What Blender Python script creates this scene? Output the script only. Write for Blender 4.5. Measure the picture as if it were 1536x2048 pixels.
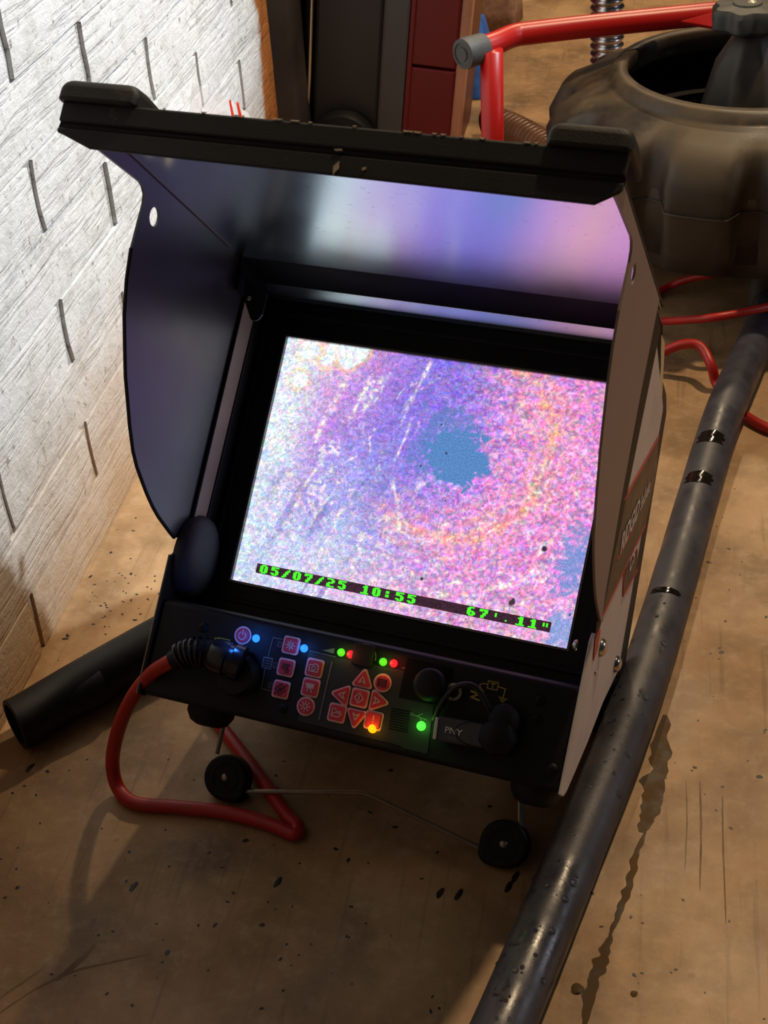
import bpy, bmesh, math, random
import numpy as np
from mathutils import Vector, Matrix, noise
random.seed(7)
for o in list(bpy.data.objects): bpy.data.objects.remove(o)
SC = bpy.context.scene; COL = SC.collection
PI = math.pi

# ---------------------------------------------------------------- camera, light, exposure
F = 2840.0                                     # focal length in pixels of the 1536 x 2048 frame
R = np.array([[0.9840538515758852, 0.0535911200856743, -0.16960545111118416],
              [0.16847664364469997, -0.586613397642294, 0.7921491919157531],
              [-0.05704066746525872, -0.8080920204744796, -0.58628802537711]])   # columns: image right, image down, forward
HC = 0.640
cam = bpy.data.cameras.new('camera'); cam_o = bpy.data.objects.new('camera', cam); COL.objects.link(cam_o)
cam.sensor_fit = 'VERTICAL'; cam.sensor_height = 24.0; cam.lens = F * 24.0 / 2048.0
cam.clip_start = 0.02; cam.clip_end = 50
cam.dof.use_dof = True; cam.dof.focus_distance = 0.93; cam.dof.aperture_fstop = 22.0
M = Matrix.Identity(4)
for i in range(3):
    M[i][0] = R[i, 0]; M[i][1] = -R[i, 1]; M[i][2] = -R[i, 2]
M[2][3] = HC
cam_o.matrix_world = M; SC.camera = cam_o

SC.view_settings.view_transform = 'Standard'; SC.view_settings.look = 'None'
SC.view_settings.gamma = 1.0; SC.view_settings.use_curve_mapping = False
SC.view_settings.exposure = 0.0

w = bpy.data.worlds.new('world'); SC.world = w; w.use_nodes = True
w.node_tree.nodes['Background'].inputs[0].default_value = (0.44, 0.44, 0.48, 1)
w.node_tree.nodes['Background'].inputs[1].default_value = 0.035

def area(name, loc, target, size, power, color, spread=180):
    l = bpy.data.lights.new(name, 'AREA'); l.shape = 'DISK'; l.size = size; l.energy = power; l.color = color
    l.spread = math.radians(spread)
    o = bpy.data.objects.new(name, l); COL.objects.link(o); o.location = loc
    o.rotation_euler = (Vector(target) - Vector(loc)).to_track_quat('-Z', 'Y').to_euler(); return o
def spot(name, loc, target, angle, blend, power, color, size=0.02):
    l = bpy.data.lights.new(name, 'SPOT'); l.energy = power; l.color = color; l.shadow_soft_size = size
    l.spot_size = math.radians(angle); l.spot_blend = blend
    o = bpy.data.objects.new(name, l); COL.objects.link(o); o.location = loc
    o.rotation_euler = (Vector(target) - Vector(loc)).to_track_quat('-Z', 'Y').to_euler(); return o
area('ceiling_lamp', (0.40, 1.44, 1.75), (0.0, 1.3, 0.0), 0.07, 17.5, (1.0, 0.74, 0.46))
area('far_floor_fill', (0.1, 2.9, 1.9), (-0.1, 2.1, 0.0), 0.10, 20.0, (1.0, 0.76, 0.48))  # unseen warm fill, added to brighten the far floor
spot('work_light', (0.75, 1.30, 1.45), (-0.393, 1.02, 0.42), 38, 0.8, 155.0, (0.82, 0.92, 1.0), 0.03)
area('side_fill_light', (1.9, 1.10, 0.95), (0.0, 0.75, 0.1), 0.6, 4.1, (0.88, 0.89, 1.0))  # unseen cool fill added at the right to lift shadows and side panels

# ---------------------------------------------------------------- geometry of the view: pixel -> point on a real surface
def ray(px):
    q = R @ np.array([px[0] - 768, px[1] - 1024, F]); return q / np.linalg.norm(q)
def atz(px, z=0.0):
    v = ray(px); return Vector(np.array([0, 0, HC]) + v * ((z - HC) / v[2]))
def atx(px, x):
    v = ray(px); return Vector(np.array([0, 0, HC]) + v * (x / v[0]))
def aty(px, y):
    v = ray(px); return Vector(np.array([0, 0, HC]) + v * (y / v[1]))
# monitor frame: x right, y down along the screen, z towards the viewer, origin at the screen's top left corner
DX = np.array([0.9812881413735187, -0.1924354063157311, -0.0064959984455282005])
DY = np.array([-0.1398407927416357, -0.6890888388405662, -0.711056344371352])
DZ = -np.array([0.13235609651654043, 0.6986595641522839, -0.7031050256778459])
D0 = np.array([-0.215, 0.757, 0.211])
t_cam = np.array([-0.0596785, -0.10888071, 0.88812106])
D0 = R @ t_cam + np.array([0, 0, HC])
def dev(x, y, z): return Vector(D0 + DX * x + DY * y + DZ * z)
def unp(px, axis, val):
    A = np.stack([DX, DY, DZ]); o = A @ (np.array([0, 0, HC]) - D0); v = A @ ray(px)
    s = (val - o[axis]) / v[axis]; return o + s * v
BX, BY, BZ = 0.1055, 0.180, -0.045            # the monitor's base point
MD = Matrix.Identity(4)
for i in range(3):
    MD[i][0] = DX[i]; MD[i][1] = -DY[i]; MD[i][2] = DZ[i]
_b = dev(BX, BY, BZ)
for i in range(3): MD[i][3] = _b[i]
def V(x, y, z): return Vector((x - BX, -(y - BY), z - BZ))      # monitor coordinates -> local of its Empty
def lin(c):
    return tuple(((v / 255) / 12.92 if v / 255 <= 0.04045 else ((v / 255 + 0.055) / 1.055) ** 2.4) for v in c) + (1.0,)

# ---------------------------------------------------------------- materials
class NT:
    def __init__(s, name):
        s.m = bpy.data.materials.new(name); s.m.use_nodes = True; s.t = s.m.node_tree; s.n = s.t.nodes; s.l = s.t.links
        s.b = s.n['Principled BSDF']
    def add(s, typ, **k):
        n = s.n.new(typ)
        for a, v in k.items():
            if a.startswith('i_'): n.inputs[a[2:].replace('_', ' ')].default_value = v
            else: setattr(n, a, v)
        return n
    def link(s, a, b): s.l.new(a, b)
    def coords(s, kind='Object', scale=(1, 1, 1)):
        if kind == 'World': src = s.add('ShaderNodeNewGeometry').outputs['Position']
        else: src = s.add('ShaderNodeTexCoord').outputs[kind]
        mp = s.add('ShaderNodeMapping'); mp.inputs['Scale'].default_value = scale
        s.link(src, mp.inputs[0]); return mp.outputs[0]
    def noise(s, vec, scale, detail=4, rough=0.55, out='Fac'):
        n = s.add('ShaderNodeTexNoise'); n.inputs['Scale'].default_value = scale; n.inputs['Detail'].default_value = detail
        n.inputs['Roughness'].default_value = rough; s.link(vec, n.inputs['Vector']); return n.outputs[out]
    def ramp(s, fac, stops, interp='LINEAR'):
        r = s.add('ShaderNodeValToRGB'); r.color_ramp.interpolation = interp; e = r.color_ramp.elements
        while len(e) < len(stops): e.new(0.5)
        for q, (p, c) in zip(e, stops): q.position = p; q.color = c if len(c) == 4 else (*c, 1)
        s.link(fac, r.inputs[0]); return r.outputs[0]
    def mix(s, fac, a, b, mode='MIX'):
        x = s.add('ShaderNodeMix', data_type='RGBA', blend_type=mode)
        for sock, v in ((x.inputs[0], fac), (x.inputs[6], a), (x.inputs[7], b)):
            if hasattr(v, 'is_output') or isinstance(v, bpy.types.NodeSocket): s.link(v, sock)
            else: sock.default_value = v
        return x.outputs[2]
    def math(s, op, a, b=None, clamp=False):
        x = s.add('ShaderNodeMath', operation=op); x.use_clamp = clamp
        for i, v in enumerate((a, b)):
            if v is None: continue
            if isinstance(v, bpy.types.NodeSocket): s.link(v, x.inputs[i])
            else: x.inputs[i].default_value = v
        return x.outputs[0]
    def bump(s, h, strength=0.3, dist=0.001):
        b = s.add('ShaderNodeBump'); b.inputs['Strength'].default_value = strength; b.inputs['Distance'].default_value = dist
        s.link(h, b.inputs['Height']); s.link(b.outputs[0], s.b.inputs['Normal'])
    def set(s, **k):
        for a, v in k.items():
            sock = s.b.inputs[a.replace('_', ' ')]
            if isinstance(v, bpy.types.NodeSocket): s.link(v, sock)
            else: sock.default_value = v
        return s.m
def W1(v): return (v, v, v, 1)

def simple(name, rgb, rough=0.5, metal=0.0, var=0.15, scale=60, bump=0.0, spec=0.5, kind='Object'):
    n = NT(name); c = n.coords(kind); f = n.noise(c, scale, 5)
    base = lin(rgb); lo = tuple(v * (1 - var) for v in base[:3]) + (1,); hi = tuple(min(1, v * (1 + var)) for v in base[:3]) + (1,)
    n.set(Base_Color=n.ramp(f, [(0.3, lo), (0.7, hi)]), Metallic=metal, Specular_IOR_Level=spec)
    n.set(Roughness=n.ramp(f, [(0.3, W1(max(0, rough - 0.06))), (0.7, W1(min(1, rough + 0.06)))]))
    if bump: n.bump(n.noise(c, scale * 6, 3), bump, 0.0005)
    return n.m

def m_floor():
    n = NT('stained concrete'); c = n.coords('World')
    big = n.noise(c, 3.2, 6, 0.62); mid = n.noise(c, 14, 7, 0.65); fine = n.noise(c, 90, 5, 0.7)
    col = n.ramp(big, [(0.28, lin((120, 92, 62))), (0.45, lin((168, 132, 92))), (0.62, lin((190, 154, 112))), (0.8, lin((176, 146, 112)))])
    col = n.mix(n.ramp(mid, [(0.42, W1(0)), (0.68, W1(0.65))]), col, lin((104, 78, 50)))
    col = n.mix(n.ramp(n.noise(c, 7, 6, 0.6), [(0.60, W1(0)), (0.70, W1(0.45))]), col, lin((84, 66, 44)))
    col = n.mix(n.ramp(fine, [(0.5, W1(0)), (0.75, W1(0.35))]), col, lin((205, 180, 150)))
    # scratches and scrapes along the wall direction
    sc = n.noise(n.coords('World', (60, 3, 1)), 3.0, 3, 0.5)
    col = n.mix(n.ramp(sc, [(0.60, W1(0)), (0.70, W1(0.30))]), col, lin((92, 66, 40)))
    # small dark flecks
    v = n.add('ShaderNodeTexVoronoi'); v.inputs['Scale'].default_value = 55; n.link(c, v.inputs['Vector'])
    msk = n.math('LESS_THAN', v.outputs['Distance'], n.math('MULTIPLY', n.noise(c, 23, 2), 0.2))
    msk = n.math('MULTIPLY', msk, n.ramp(n.noise(c, 6, 4), [(0.58, W1(0)), (0.68, W1(0.8))]))
    col = n.mix(msk, col, lin((45, 32, 20)))
    wet = n.ramp(n.noise(n.coords('World', (5, 1.2, 1)), 1.6, 5, 0.6), [(0.55, W1(0)), (0.66, W1(1))])
    col = n.mix(n.math('MULTIPLY', wet, 0.40), col, lin((96, 66, 34)))
    n.set(Base_Color=col, Specular_IOR_Level=0.45)
    n.set(Roughness=n.ramp(n.noise(c, 8, 5), [(0.35, W1(0.42)), (0.65, W1(0.68))]))
    n.bump(n.math('ADD', mid, n.math('MULTIPLY', fine, 0.5)), 0.30, 0.002)
    return n.m

def m_wall(name, mortar=False):
    n = NT(name); c = n.coords('World'); geo = n.add('ShaderNodeNewGeometry'); sx = n.add('ShaderNodeSeparateXYZ')
    n.link(geo.outputs['Position'], sx.inputs[0])
    rough_line = n.noise(n.coords('World', (1, 1, 4.5)), 16, 7, 0.68)
    fine = n.noise(c, 170, 5, 0.75); mid = n.noise(c, 42, 6, 0.7)
    paint = n.ramp(mid, [(0.3, lin((196, 196, 192))), (0.55, lin((226, 226, 224))), (0.75, lin((206, 206, 208)))])
    gro = n.noise(n.coords('World', (1, 7, 110)), 1.3, 4, 0.6)
    paint = n.mix(n.ramp(gro, [(0.28, W1(0.38)), (0.46, W1(0))]), paint, lin((160, 160, 162)))
    pits = n.ramp(n.noise(c, 120, 4, 0.7), [(0.60, W1(0)), (0.68, W1(0.7))])
    paint = n.mix(pits, paint, lin((112, 104, 98)))
    if mortar: paint = n.mix(0.5, paint, lin((120, 112, 104)))
    # dirt splashed up from the floor
    zz = n.math('ADD', sx.outputs[2], n.math('MULTIPLY', n.math('SUBTRACT', n.noise(c, 9, 5, 0.65), 0.5), 0.16))
    dirt = n.ramp(zz, [(0.01, W1(0.85)), (0.08, W1(0.45)), (0.17, W1(0))])
    paint = n.mix(dirt, paint, lin((178, 140, 96)))
    bare = n.ramp(n.noise(c, 26, 5, 0.6), [(0.3, lin((176, 112, 52))), (0.6, lin((150, 88, 40))), (0.8, lin((96, 58, 32)))])
    yy = n.math('ADD', sx.outputs[1], n.math('MULTIPLY', n.math('SUBTRACT', n.noise(c, 14, 4), 0.5), 0.06))
    edge = n.ramp(n.math('SUBTRACT', yy, 0.9), [(0.485, W1(0)), (0.495, W1(1))])
    patch = n.math('GREATER_THAN', n.noise(c, 7, 4), 0.71)
    edge = n.math('MAXIMUM', edge, n.math('MULTIPLY', patch, 0.35))
    n.set(Base_Color=n.mix(edge, paint, bare), Roughness=0.72, Specular_IOR_Level=0.3)
    h = n.math('ADD', n.math('MULTIPLY', n.ramp(gro, [(0.24, W1(0)), (0.52, W1(1))]), 0.42), n.math('ADD', n.math('MULTIPLY', mid, 0.5), n.math('MULTIPLY', fine, 0.35)))
    n.bump(h, 0.55, 0.005)
    return n.m

def m_satin():           # black powder coat that mirrors the screen softly
    n = NT('satin black enamel'); c = n.coords()
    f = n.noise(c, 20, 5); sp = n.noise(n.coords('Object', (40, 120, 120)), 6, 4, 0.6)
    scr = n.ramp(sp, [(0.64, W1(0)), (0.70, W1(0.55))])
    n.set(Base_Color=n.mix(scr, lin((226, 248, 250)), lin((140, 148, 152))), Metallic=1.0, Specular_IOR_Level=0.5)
    n.set(Roughness=n.ramp(f, [(0.3, W1(0.22)), (0.7, W1(0.27))]))
    return n.m
def m_black(name, rgb=(18, 18, 20), rough=0.5, bump=0.25, spec=0.4, scuff=0.0):
    n = NT(name); c = n.coords(); f = n.noise(c, 35, 5)
    base = lin(rgb); col = n.ramp(f, [(0.3, tuple(v * 0.8 for v in base[:3])), (0.7, tuple(v * 1.25 for v in base[:3]))])
    if scuff:
        s = n.ramp(n.noise(c, 26, 8, 0.72), [(0.63, W1(0)), (0.70, W1(scuff))])
        col = n.mix(s, col, lin((120, 104, 84)))
    n.set(Base_Color=col, Specular_IOR_Level=spec)
    n.set(Roughness=n.ramp(f, [(0.3, W1(rough - 0.08)), (0.7, W1(min(1, rough + 0.08)))]))
    if bump: n.bump(n.noise(c, 900, 2), bump, 0.0003)
    return n.m
def m_sidepaint():
    n = NT('worn pale side paint'); c = n.coords(); f = n.noise(c, 25, 6, 0.65)
    col = n.ramp(f, [(0.3, lin((204, 194, 186))), (0.7, lin((224, 214, 206)))])
    s = n.ramp(n.noise(n.coords('Object', (1, 30, 110)), 3, 6, 0.7), [(0.66, W1(0)), (0.72, W1(0.6))])
    n.set(Base_Color=n.mix(s, col, lin((88, 74, 62))), Roughness=0.48); return n.m
def m_emit(name, rgb, strength, var=0.0):
    n = NT(name); n.set(Base_Color=(0.02, 0.02, 0.02, 1), Roughness=0.35)
    c = n.coords(); f = n.noise(c, 900, 2)
    base = lin(rgb); col = n.ramp(f, [(0.35, tuple(v * (1 - var) for v in base[:3])), (0.65, base[:3])])
    n.set(Emission_Color=col, Emission_Strength=strength); return n.m
def m_screen():
    n = NT('lit display picture'); a = n.add('ShaderNodeAttribute', attribute_name='picture')
    c = n.coords(); s1 = n.noise(c, 1100, 2, 0.6)
    lum = n.ramp(s1, [(0.32, W1(0.72)), (0.5, W1(1.0)), (0.68, W1(1.35))])
    col = n.mix(1.0, a.outputs['Color'], lum, 'MULTIPLY')
    n.set(Base_Color=(0.01, 0.01, 0.012, 1), Roughness=0.3, Emission_Color=col, Emission_Strength=1.03); return n.m
def m_hose():
    n = NT('wet black rubber'); c = n.coords('World'); f = n.noise(c, 30, 6, 0.65); g = n.noise(c, 220, 4, 0.6)
    col = n.ramp(f, [(0.35, lin((38, 38, 44))), (0.62, lin((62, 62, 72))), (0.75, lin((84, 72, 64)))])
    n.set(Base_Color=col, Specular_IOR_Level=0.6)
    n.set(Roughness=n.ramp(n.noise(c, 18, 5), [(0.36, W1(0.26)), (0.50, W1(0.50))]))
    n.bump(n.math('ADD', f, n.math('MULTIPLY', g, 0.4)), 0.35, 0.0012); return n.m
def m_drum():
    n = NT('muddy black plastic'); c = n.coords('World'); f = n.noise(c, 11, 6, 0.65); g = n.noise(c, 60, 5, 0.7)
    geo = n.add('ShaderNodeNewGeometry'); sx = n.add('ShaderNodeSeparateXYZ'); n.link(geo.outputs['Normal'], sx.inputs[0])
    col = n.ramp(g, [(0.3, lin((31, 30, 29))), (0.7, lin((50, 47, 43)))])
    mud = n.ramp(f, [(0.42, W1(0.1)), (0.62, W1(0.75))])
    mud = n.math('MULTIPLY', mud, n.math('ADD', n.math('MULTIPLY', sx.outputs[2], 0.7), 0.3, True))
    col = n.mix(mud, col, lin((98, 80, 54)))
    rust = n.ramp(n.noise(c, 16, 5, 0.6), [(0.66, W1(0)), (0.74, W1(0.6))])
    col = n.mix(n.math('MULTIPLY', rust, sx.outputs[2]), col, lin((140, 88, 44)))
    n.set(Base_Color=col, Specular_IOR_Level=0.5); n.set(Roughness=n.ramp(f, [(0.4, W1(0.38)), (0.65, W1(0.66))]))
    n.bump(g, 0.15, 0.001); return n.m
def m_redtube():
    n = NT('chipped red enamel'); c = n.coords('World'); f = n.noise(c, 24, 6, 0.7)
    chip = n.ramp(f, [(0.62, W1(0)), (0.65, W1(1))])
    n.set(Base_Color=n.mix(chip, lin((184, 26, 20)), lin((92, 52, 30))), Roughness=0.36); return n.m
def m_film():
    n = NT('clear film'); f = n.noise(n.coords(), 30, 4)
    n.set(Base_Color=n.ramp(f, [(0.3, lin((235, 225, 222))), (0.7, lin((245, 240, 238)))]), Roughness=0.25, Alpha=0.38, IOR=1.2)
    return n.m

MAT = dict(
    floor=m_floor(), wall=m_wall('painted rough brick'), mortar=m_wall('painted mortar', True),
    satin=m_satin(), case=m_black('black textured case', (22, 22, 25), 0.52, 0.3), console=m_black('black console plate', (15, 15, 18), 0.55, 0.35, 0.28),
    bezel=m_black('black display bezel', (10, 10, 11), 0.55, 0.1, 0.3), rubber=m_black('black rubber', (13, 13, 15), 0.62, 0.4, 0.35, 0.0),
    lip=m_black('scuffed black lip', (24, 23, 21), 0.60, 0.4, 0.35, 0.5), side=m_sidepaint(),
    hinge=m_black('matt black hinge', (6, 6, 7), 0.7, 0.0, 0.2), keypad=m_black('grey keypad overlay', (44, 43, 46), 0.5, 0.2, 0.35),
    wire=simple('dull steel wire', (150, 140, 125), 0.35, 0.9, 0.15, 120), steel=simple('bright steel', (200, 198, 195), 0.22, 1.0, 0.1, 120),
    button=simple('red button rubber', (206, 44, 66), 0.5, 0, 0.1, 300), outline=simple('pale pink key outline', (236, 176, 176), 0.5, 0, 0.08, 300),
    symbol=simple('pale symbol ink', (216, 176, 176), 0.5, 0, 0.05, 300), darksym=simple('dark symbol ink', (60, 14, 24), 0.5, 0, 0.05, 300),
    white=simple('white print', (232, 226, 220), 0.5, 0, 0.06, 200), greyink=simple('grey print', (118, 116, 114), 0.5, 0, 0.06, 200),
    yellow=simple('yellow print', (190, 168, 54), 0.5, 0, 0.06, 200),
    graphic=simple('brown grey decal', (70, 56, 50), 0.42, 0, 0.12, 60), redink=simple('red decal line', (196, 52, 52), 0.42, 0, 0.08, 60),
    redcable=simple('red cable jacket', (176, 32, 26), 0.42, 0, 0.18, 40), hose=m_hose(), drum=m_drum(), redtube=m_redtube(),
    cap=simple('grey rubber cap', (74, 74, 72), 0.6, 0, 0.3, 60, 0.3), knob=simple('dark grey plastic knob', (62, 64, 62), 0.55, 0, 0.2, 40, 0.2),
    blackin=simple('dark drum inside', (12, 11, 11), 0.7, 0, 0.2, 20), conduit=simple('galvanised corrugated steel', (196, 196, 200), 0.24, 1.0, 0.12, 50),
    bronze=simple('brown corrugated plastic', (110, 78, 58), 0.3, 0.1, 0.25, 40), chestgrey=simple('dark grey plastic', (46, 45, 47), 0.5, 0, 0.12, 8, 0.1),
    chestgrey2=simple('mid grey plastic', (80, 79, 80), 0.5, 0, 0.1, 8, 0.1), chestred=simple('dark red plastic', (112, 8, 20), 0.42, 0, 0.12, 9, 0.1),
    pinktrim=simple('tan pink plastic edge', (190, 134, 108), 0.3, 0, 0.15, 20), blue=simple('blue mesh cloth', (50, 104, 196), 0.7, 0, 0.3, 90, 0.5),
    stone=simple('speckled stone', (176, 142, 122), 0.85, 0, 0.3, 130, 0.6), timber=simple('dark weathered timber', (46, 38, 32), 0.6, 0, 0.6, 14, 0.6, kind='World'),
    film=m_film(), redfilm=simple('red printed stripe', (226, 52, 36), 0.4, 0, 0.05, 60), usb=simple('grey stick casing', (62, 62, 66), 0.38, 0, 0.1, 90),
    crumb=simple('dark dirt', (30, 22, 16), 0.5, 0, 0.3, 200), screen=m_screen(),
    led_blue=m_emit('blue diode', (30, 110, 255), 2.4), led_green=m_emit('green diode', (90, 230, 30), 1.1), led_green2=m_emit('bright green diode', (60, 255, 50), 2.6),
    led_red=m_emit('red diode', (255, 30, 40), 1.3), led_yellow=m_emit('amber diode', (255, 150, 5), 2.2),
    osd=m_emit('green display digits', (70, 255, 40), 1.25), osdbar=m_emit('dark display strip', (70, 40, 58), 1.0, 0.6), osdback=m_emit('dark green digit core', (16, 90, 20), 1.0),
    strap=m_black('dark strap', (16, 15, 18), 0.5, 0.2))
def m_water():
    n = NT('water'); f = n.noise(n.coords(), 40, 2)
    n.set(Base_Color=n.ramp(f, [(0.3, (0.9, 0.9, 0.9)), (0.7, (1, 1, 1))]), Roughness=0.03, IOR=1.33, Transmission_Weight=1.0); return n.m
MAT['water'] = m_water()
def m_wing():
    n = NT('dark blue black enamel'); c = n.coords(); f = n.noise(c, 20, 5); sp = n.noise(n.coords('Object', (1, 90, 140)), 5, 4, 0.6)
    col = n.mix(n.ramp(sp, [(0.66, W1(0)), (0.72, W1(0.5))]), lin((58, 60, 64)), lin((34, 34, 38)))
    n.set(Base_Color=col, Metallic=0.2, Specular_IOR_Level=0.8, Roughness=n.ramp(f, [(0.3, W1(0.32)), (0.7, W1(0.40))])); return n.m
MAT['wing'] = m_wing()

# ---------------------------------------------------------------- object helpers
def tag(o, label=None, cat=None, group=None, kind=None):
    if label: o['label'] = label
    if cat: o['category'] = cat
    if group: o['group'] = group
    if kind: o['kind'] = kind
    return o
def empty(name, loc, label, cat, mw=None, group=None):
    o = bpy.data.objects.new(name, None); COL.objects.link(o); o.empty_display_size = 0.05
    if mw is not None: o.matrix_world = mw
    else: o.location = loc
    return tag(o, label, cat, group)
def finish(name, me, mat, parent, smooth=True, bevel=0, seg=2):
    o = bpy.data.objects.new(name, me); COL.objects.link(o)
    me.materials.append(mat)
    if parent is not None:
        o.parent = parent
        if parent.parent is not None: pass
    if smooth: me.shade_smooth()
    if bevel:
        b = o.modifiers.new('bevel', 'BEVEL'); b.width = bevel; b.segments = seg; b.limit_method = 'ANGLE'; b.angle_limit = math.radians(35)
        wn = o.modifiers.new('wn', 'WEIGHTED_NORMAL'); wn.keep_sharp = True
    return o
def bm_obj(name, bm, mat, parent, smooth=True, bevel=0, seg=2, auto=True):
    bmesh.ops.recalc_face_normals(bm, faces=bm.faces)
    me = bpy.data.meshes.new(name)
    if auto:
        for e in bm.edges:
            if len(e.link_faces) == 2 and e.calc_face_angle(0) > math.radians(38): e.smooth = False
    bm.to_mesh(me); bm.free()
    return finish(name, me, mat, parent, smooth, bevel, seg)
def prism(bm, pts, off):
    """closed polygon of 3D points extruded by vector off"""
    a = [bm.verts.new(p) for p in pts]; b = [bm.verts.new(Vector(p) + Vector(off)) for p in pts]; n = len(pts)
    bm.faces.new(a); bm.faces.new(b[::-1])
    for i in range(n): bm.faces.new((a[i], b[i], b[(i + 1) % n], a[(i + 1) % n]))
def box(bm, p0, p1, T=lambda x, y, z: Vector((x, y, z))):
    (x0, y0, z0), (x1, y1, z1) = p0, p1
    v = [bm.verts.new(T(x, y, z)) for x in (x0, x1) for y in (y0, y1) for z in (z0, z1)]
    for f in ((0, 1, 3, 2), (4, 6, 7, 5), (0, 4, 5, 1), (2, 3, 7, 6), (0, 2, 6, 4), (1, 5, 7, 3)): bm.faces.new([v[i] for i in f])
def smoothpath(pts, n=8, closed=False):
    P = [Vector(p) for p in pts]; out = []; N = len(P)
    for i in range(N if closed else N - 1):
        p0 = P[(i - 1) % N] if (closed or i > 0) else P[0] * 2 - P[1]; p1 = P[i]; p2 = P[(i + 1) % N]
        p3 = P[(i + 2) % N] if (closed or i + 2 < N) else P[-1] * 2 - P[-2]
        for k in range(n):
            t = k / n
            out.append(0.5 * ((2 * p1) + (p2 - p0) * t + (2 * p0 - 5 * p1 + 4 * p2 - p3) * t * t + (3 * p1 - p0 - 3 * p2 + p3) * t ** 3))
    if not closed: out.append(P[-1])
    return out
def sweep(bm, path, rad, seg=12, cap=True):
    """tube along a list of points; rad a number or function of index"""
    rings = []; n = len(path); up = None
    for i, p in enumerate(path):
        t = (path[min(i + 1, n - 1)] - path[max(i - 1, 0)]).normalized()
        if up is None:
            up = Vector((0, 0, 1)) if abs(t.z) < 0.9 else Vector((1, 0, 0))
        s = t.cross(up).normalized(); up = s.cross(t).normalized()
        r = rad(i) if callable(rad) else rad
        rings.append([bm.verts.new(p + (s * math.cos(a) + up * math.sin(a)) * r) for a in [2 * PI * k / seg for k in range(seg)]])
    for a, b in zip(rings, rings[1:]):
        for k in range(seg): bm.faces.new((a[k], a[(k + 1) % seg], b[(k + 1) % seg], b[k]))
    if cap: bm.faces.new(rings[0][::-1]); bm.faces.new(rings[-1])
def lathe(bm, prof, origin, axis, seg=32, mod=None):
    """prof list of (radius, height); axis direction"""
    ax = Vector(axis).normalized(); s = ax.orthogonal().normalized(); u = ax.cross(s)
    if abs(ax.z) > 0.99: s = Vector((1, 0, 0)); u = Vector((0, 1, 0)) * (1 if ax.z > 0 else -1)
    O = Vector(origin); rings = []
    for j, (r, h) in enumerate(prof):
        if r < 1e-6: rings.append([bm.verts.new(O + ax * h)]); continue
        ring = []
        for k in range(seg):
            a = 2 * PI * k / seg; rr = mod(r, h, a, j) if mod else r
            ring.append(bm.verts.new(O + ax * h + (s * math.cos(a) + u * math.sin(a)) * rr))
        rings.append(ring)
    for a, b in zip(rings, rings[1:]):
        if len(a) == 1 and len(b) == 1: continue
        for k in range(seg):
            k2 = (k + 1) % seg
            if len(a) == 1: bm.faces.new((a[0], b[k2], b[k]))
            elif len(b) == 1: bm.faces.new((a[k], a[k2], b[0]))
            else: bm.faces.new((a[k], a[k2], b[k2], b[k]))
def localise(pts, root): 
    return [Vector(p) - root.location for p in pts]

# ================================================================ SETTING
bm = bmesh.new(); box(bm, (-0.72, -1.2, -0.08), (2.2, 3.6, 0.0))
floor = bm_obj('floor', bm, MAT['floor'], None, smooth=False); tag(floor, 'stained tan concrete floor with dirt flecks and wet streaks', 'floor', kind='structure')
WX = -0.393
bm = bmesh.new(); box(bm, (-0.62, -1.2, 0.0), (WX - 0.0028, 1.447, 1.60))
wall = bm_obj('wall_left', bm, MAT['mortar'], None, smooth=False); tag(wall, 'white painted rough brick wall left of the monitor', 'wall', kind='structure')
# bricks: running bond, each its own object
CZ = [0.0, 0.048, 0.098, 0.147, 0.197, 0.247, 0.298, 0.350] + [0.350 + 0.0505 * k for k in range(1, 9)]
def brick_mesh(seed, L, H):
    bm = bmesh.new(); nx, nz = 8, 3; rnd = random.Random(seed); g = []
    for i in range(nx + 1):
        col = []
        for j in range(nz + 1):
            e = (i in (0, nx)) or (j in (0, nz))
            y = (i / nx - 0.5) * L; z = (j / nz - 0.5) * H
            d = 0.0 if e else 0.0030 * (noise.noise(Vector((y * 40 + seed * 9, z * 60, seed))) + 0.15)
            if i in (0, nx): z *= 1; y += rnd.uniform(-0.0016, 0.0016)
            if j in (0, nz): z += rnd.uniform(-0.0006, 0.0006)
            col.append(bm.verts.new((d - (0.0003 if e else 0), y, z)))
        g.append(col)
    for i in range(nx):
        for j in range(nz): bm.faces.new((g[i][j], g[i + 1][j], g[i + 1][j + 1], g[i][j + 1]))
    rim = [g[i][0] for i in range(nx + 1)] + [g[nx][j] for j in range(1, nz + 1)] + [g[i][nz] for i in range(nx - 1, -1, -1)] + [g[0][j] for j in range(nz - 1, 0, -1)]
    bk = [bm.verts.new((-0.02, v.co.y, v.co.z)) for v in rim]
    for a in range(len(rim)): bm.faces.new((rim[a], bk[a], bk[(a + 1) % len(rim)], rim[(a + 1) % len(rim)]))
    bmesh.ops.recalc_face_normals(bm, faces=bm.faces)
    for e in bm.edges:
        if len(e.link_faces) == 1 or e.calc_face_angle(0) > math.radians(50): e.smooth = False
    me = bpy.data.meshes.new('brick'); bm.to_mesh(me); bm.free(); me.materials.append(MAT['wall']); me.shade_smooth(); return me
BR = [brick_mesh(s, 0.2420, 0.0474) for s in range(6)]
rnd = random.Random(3)
YE = 1.43
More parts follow.
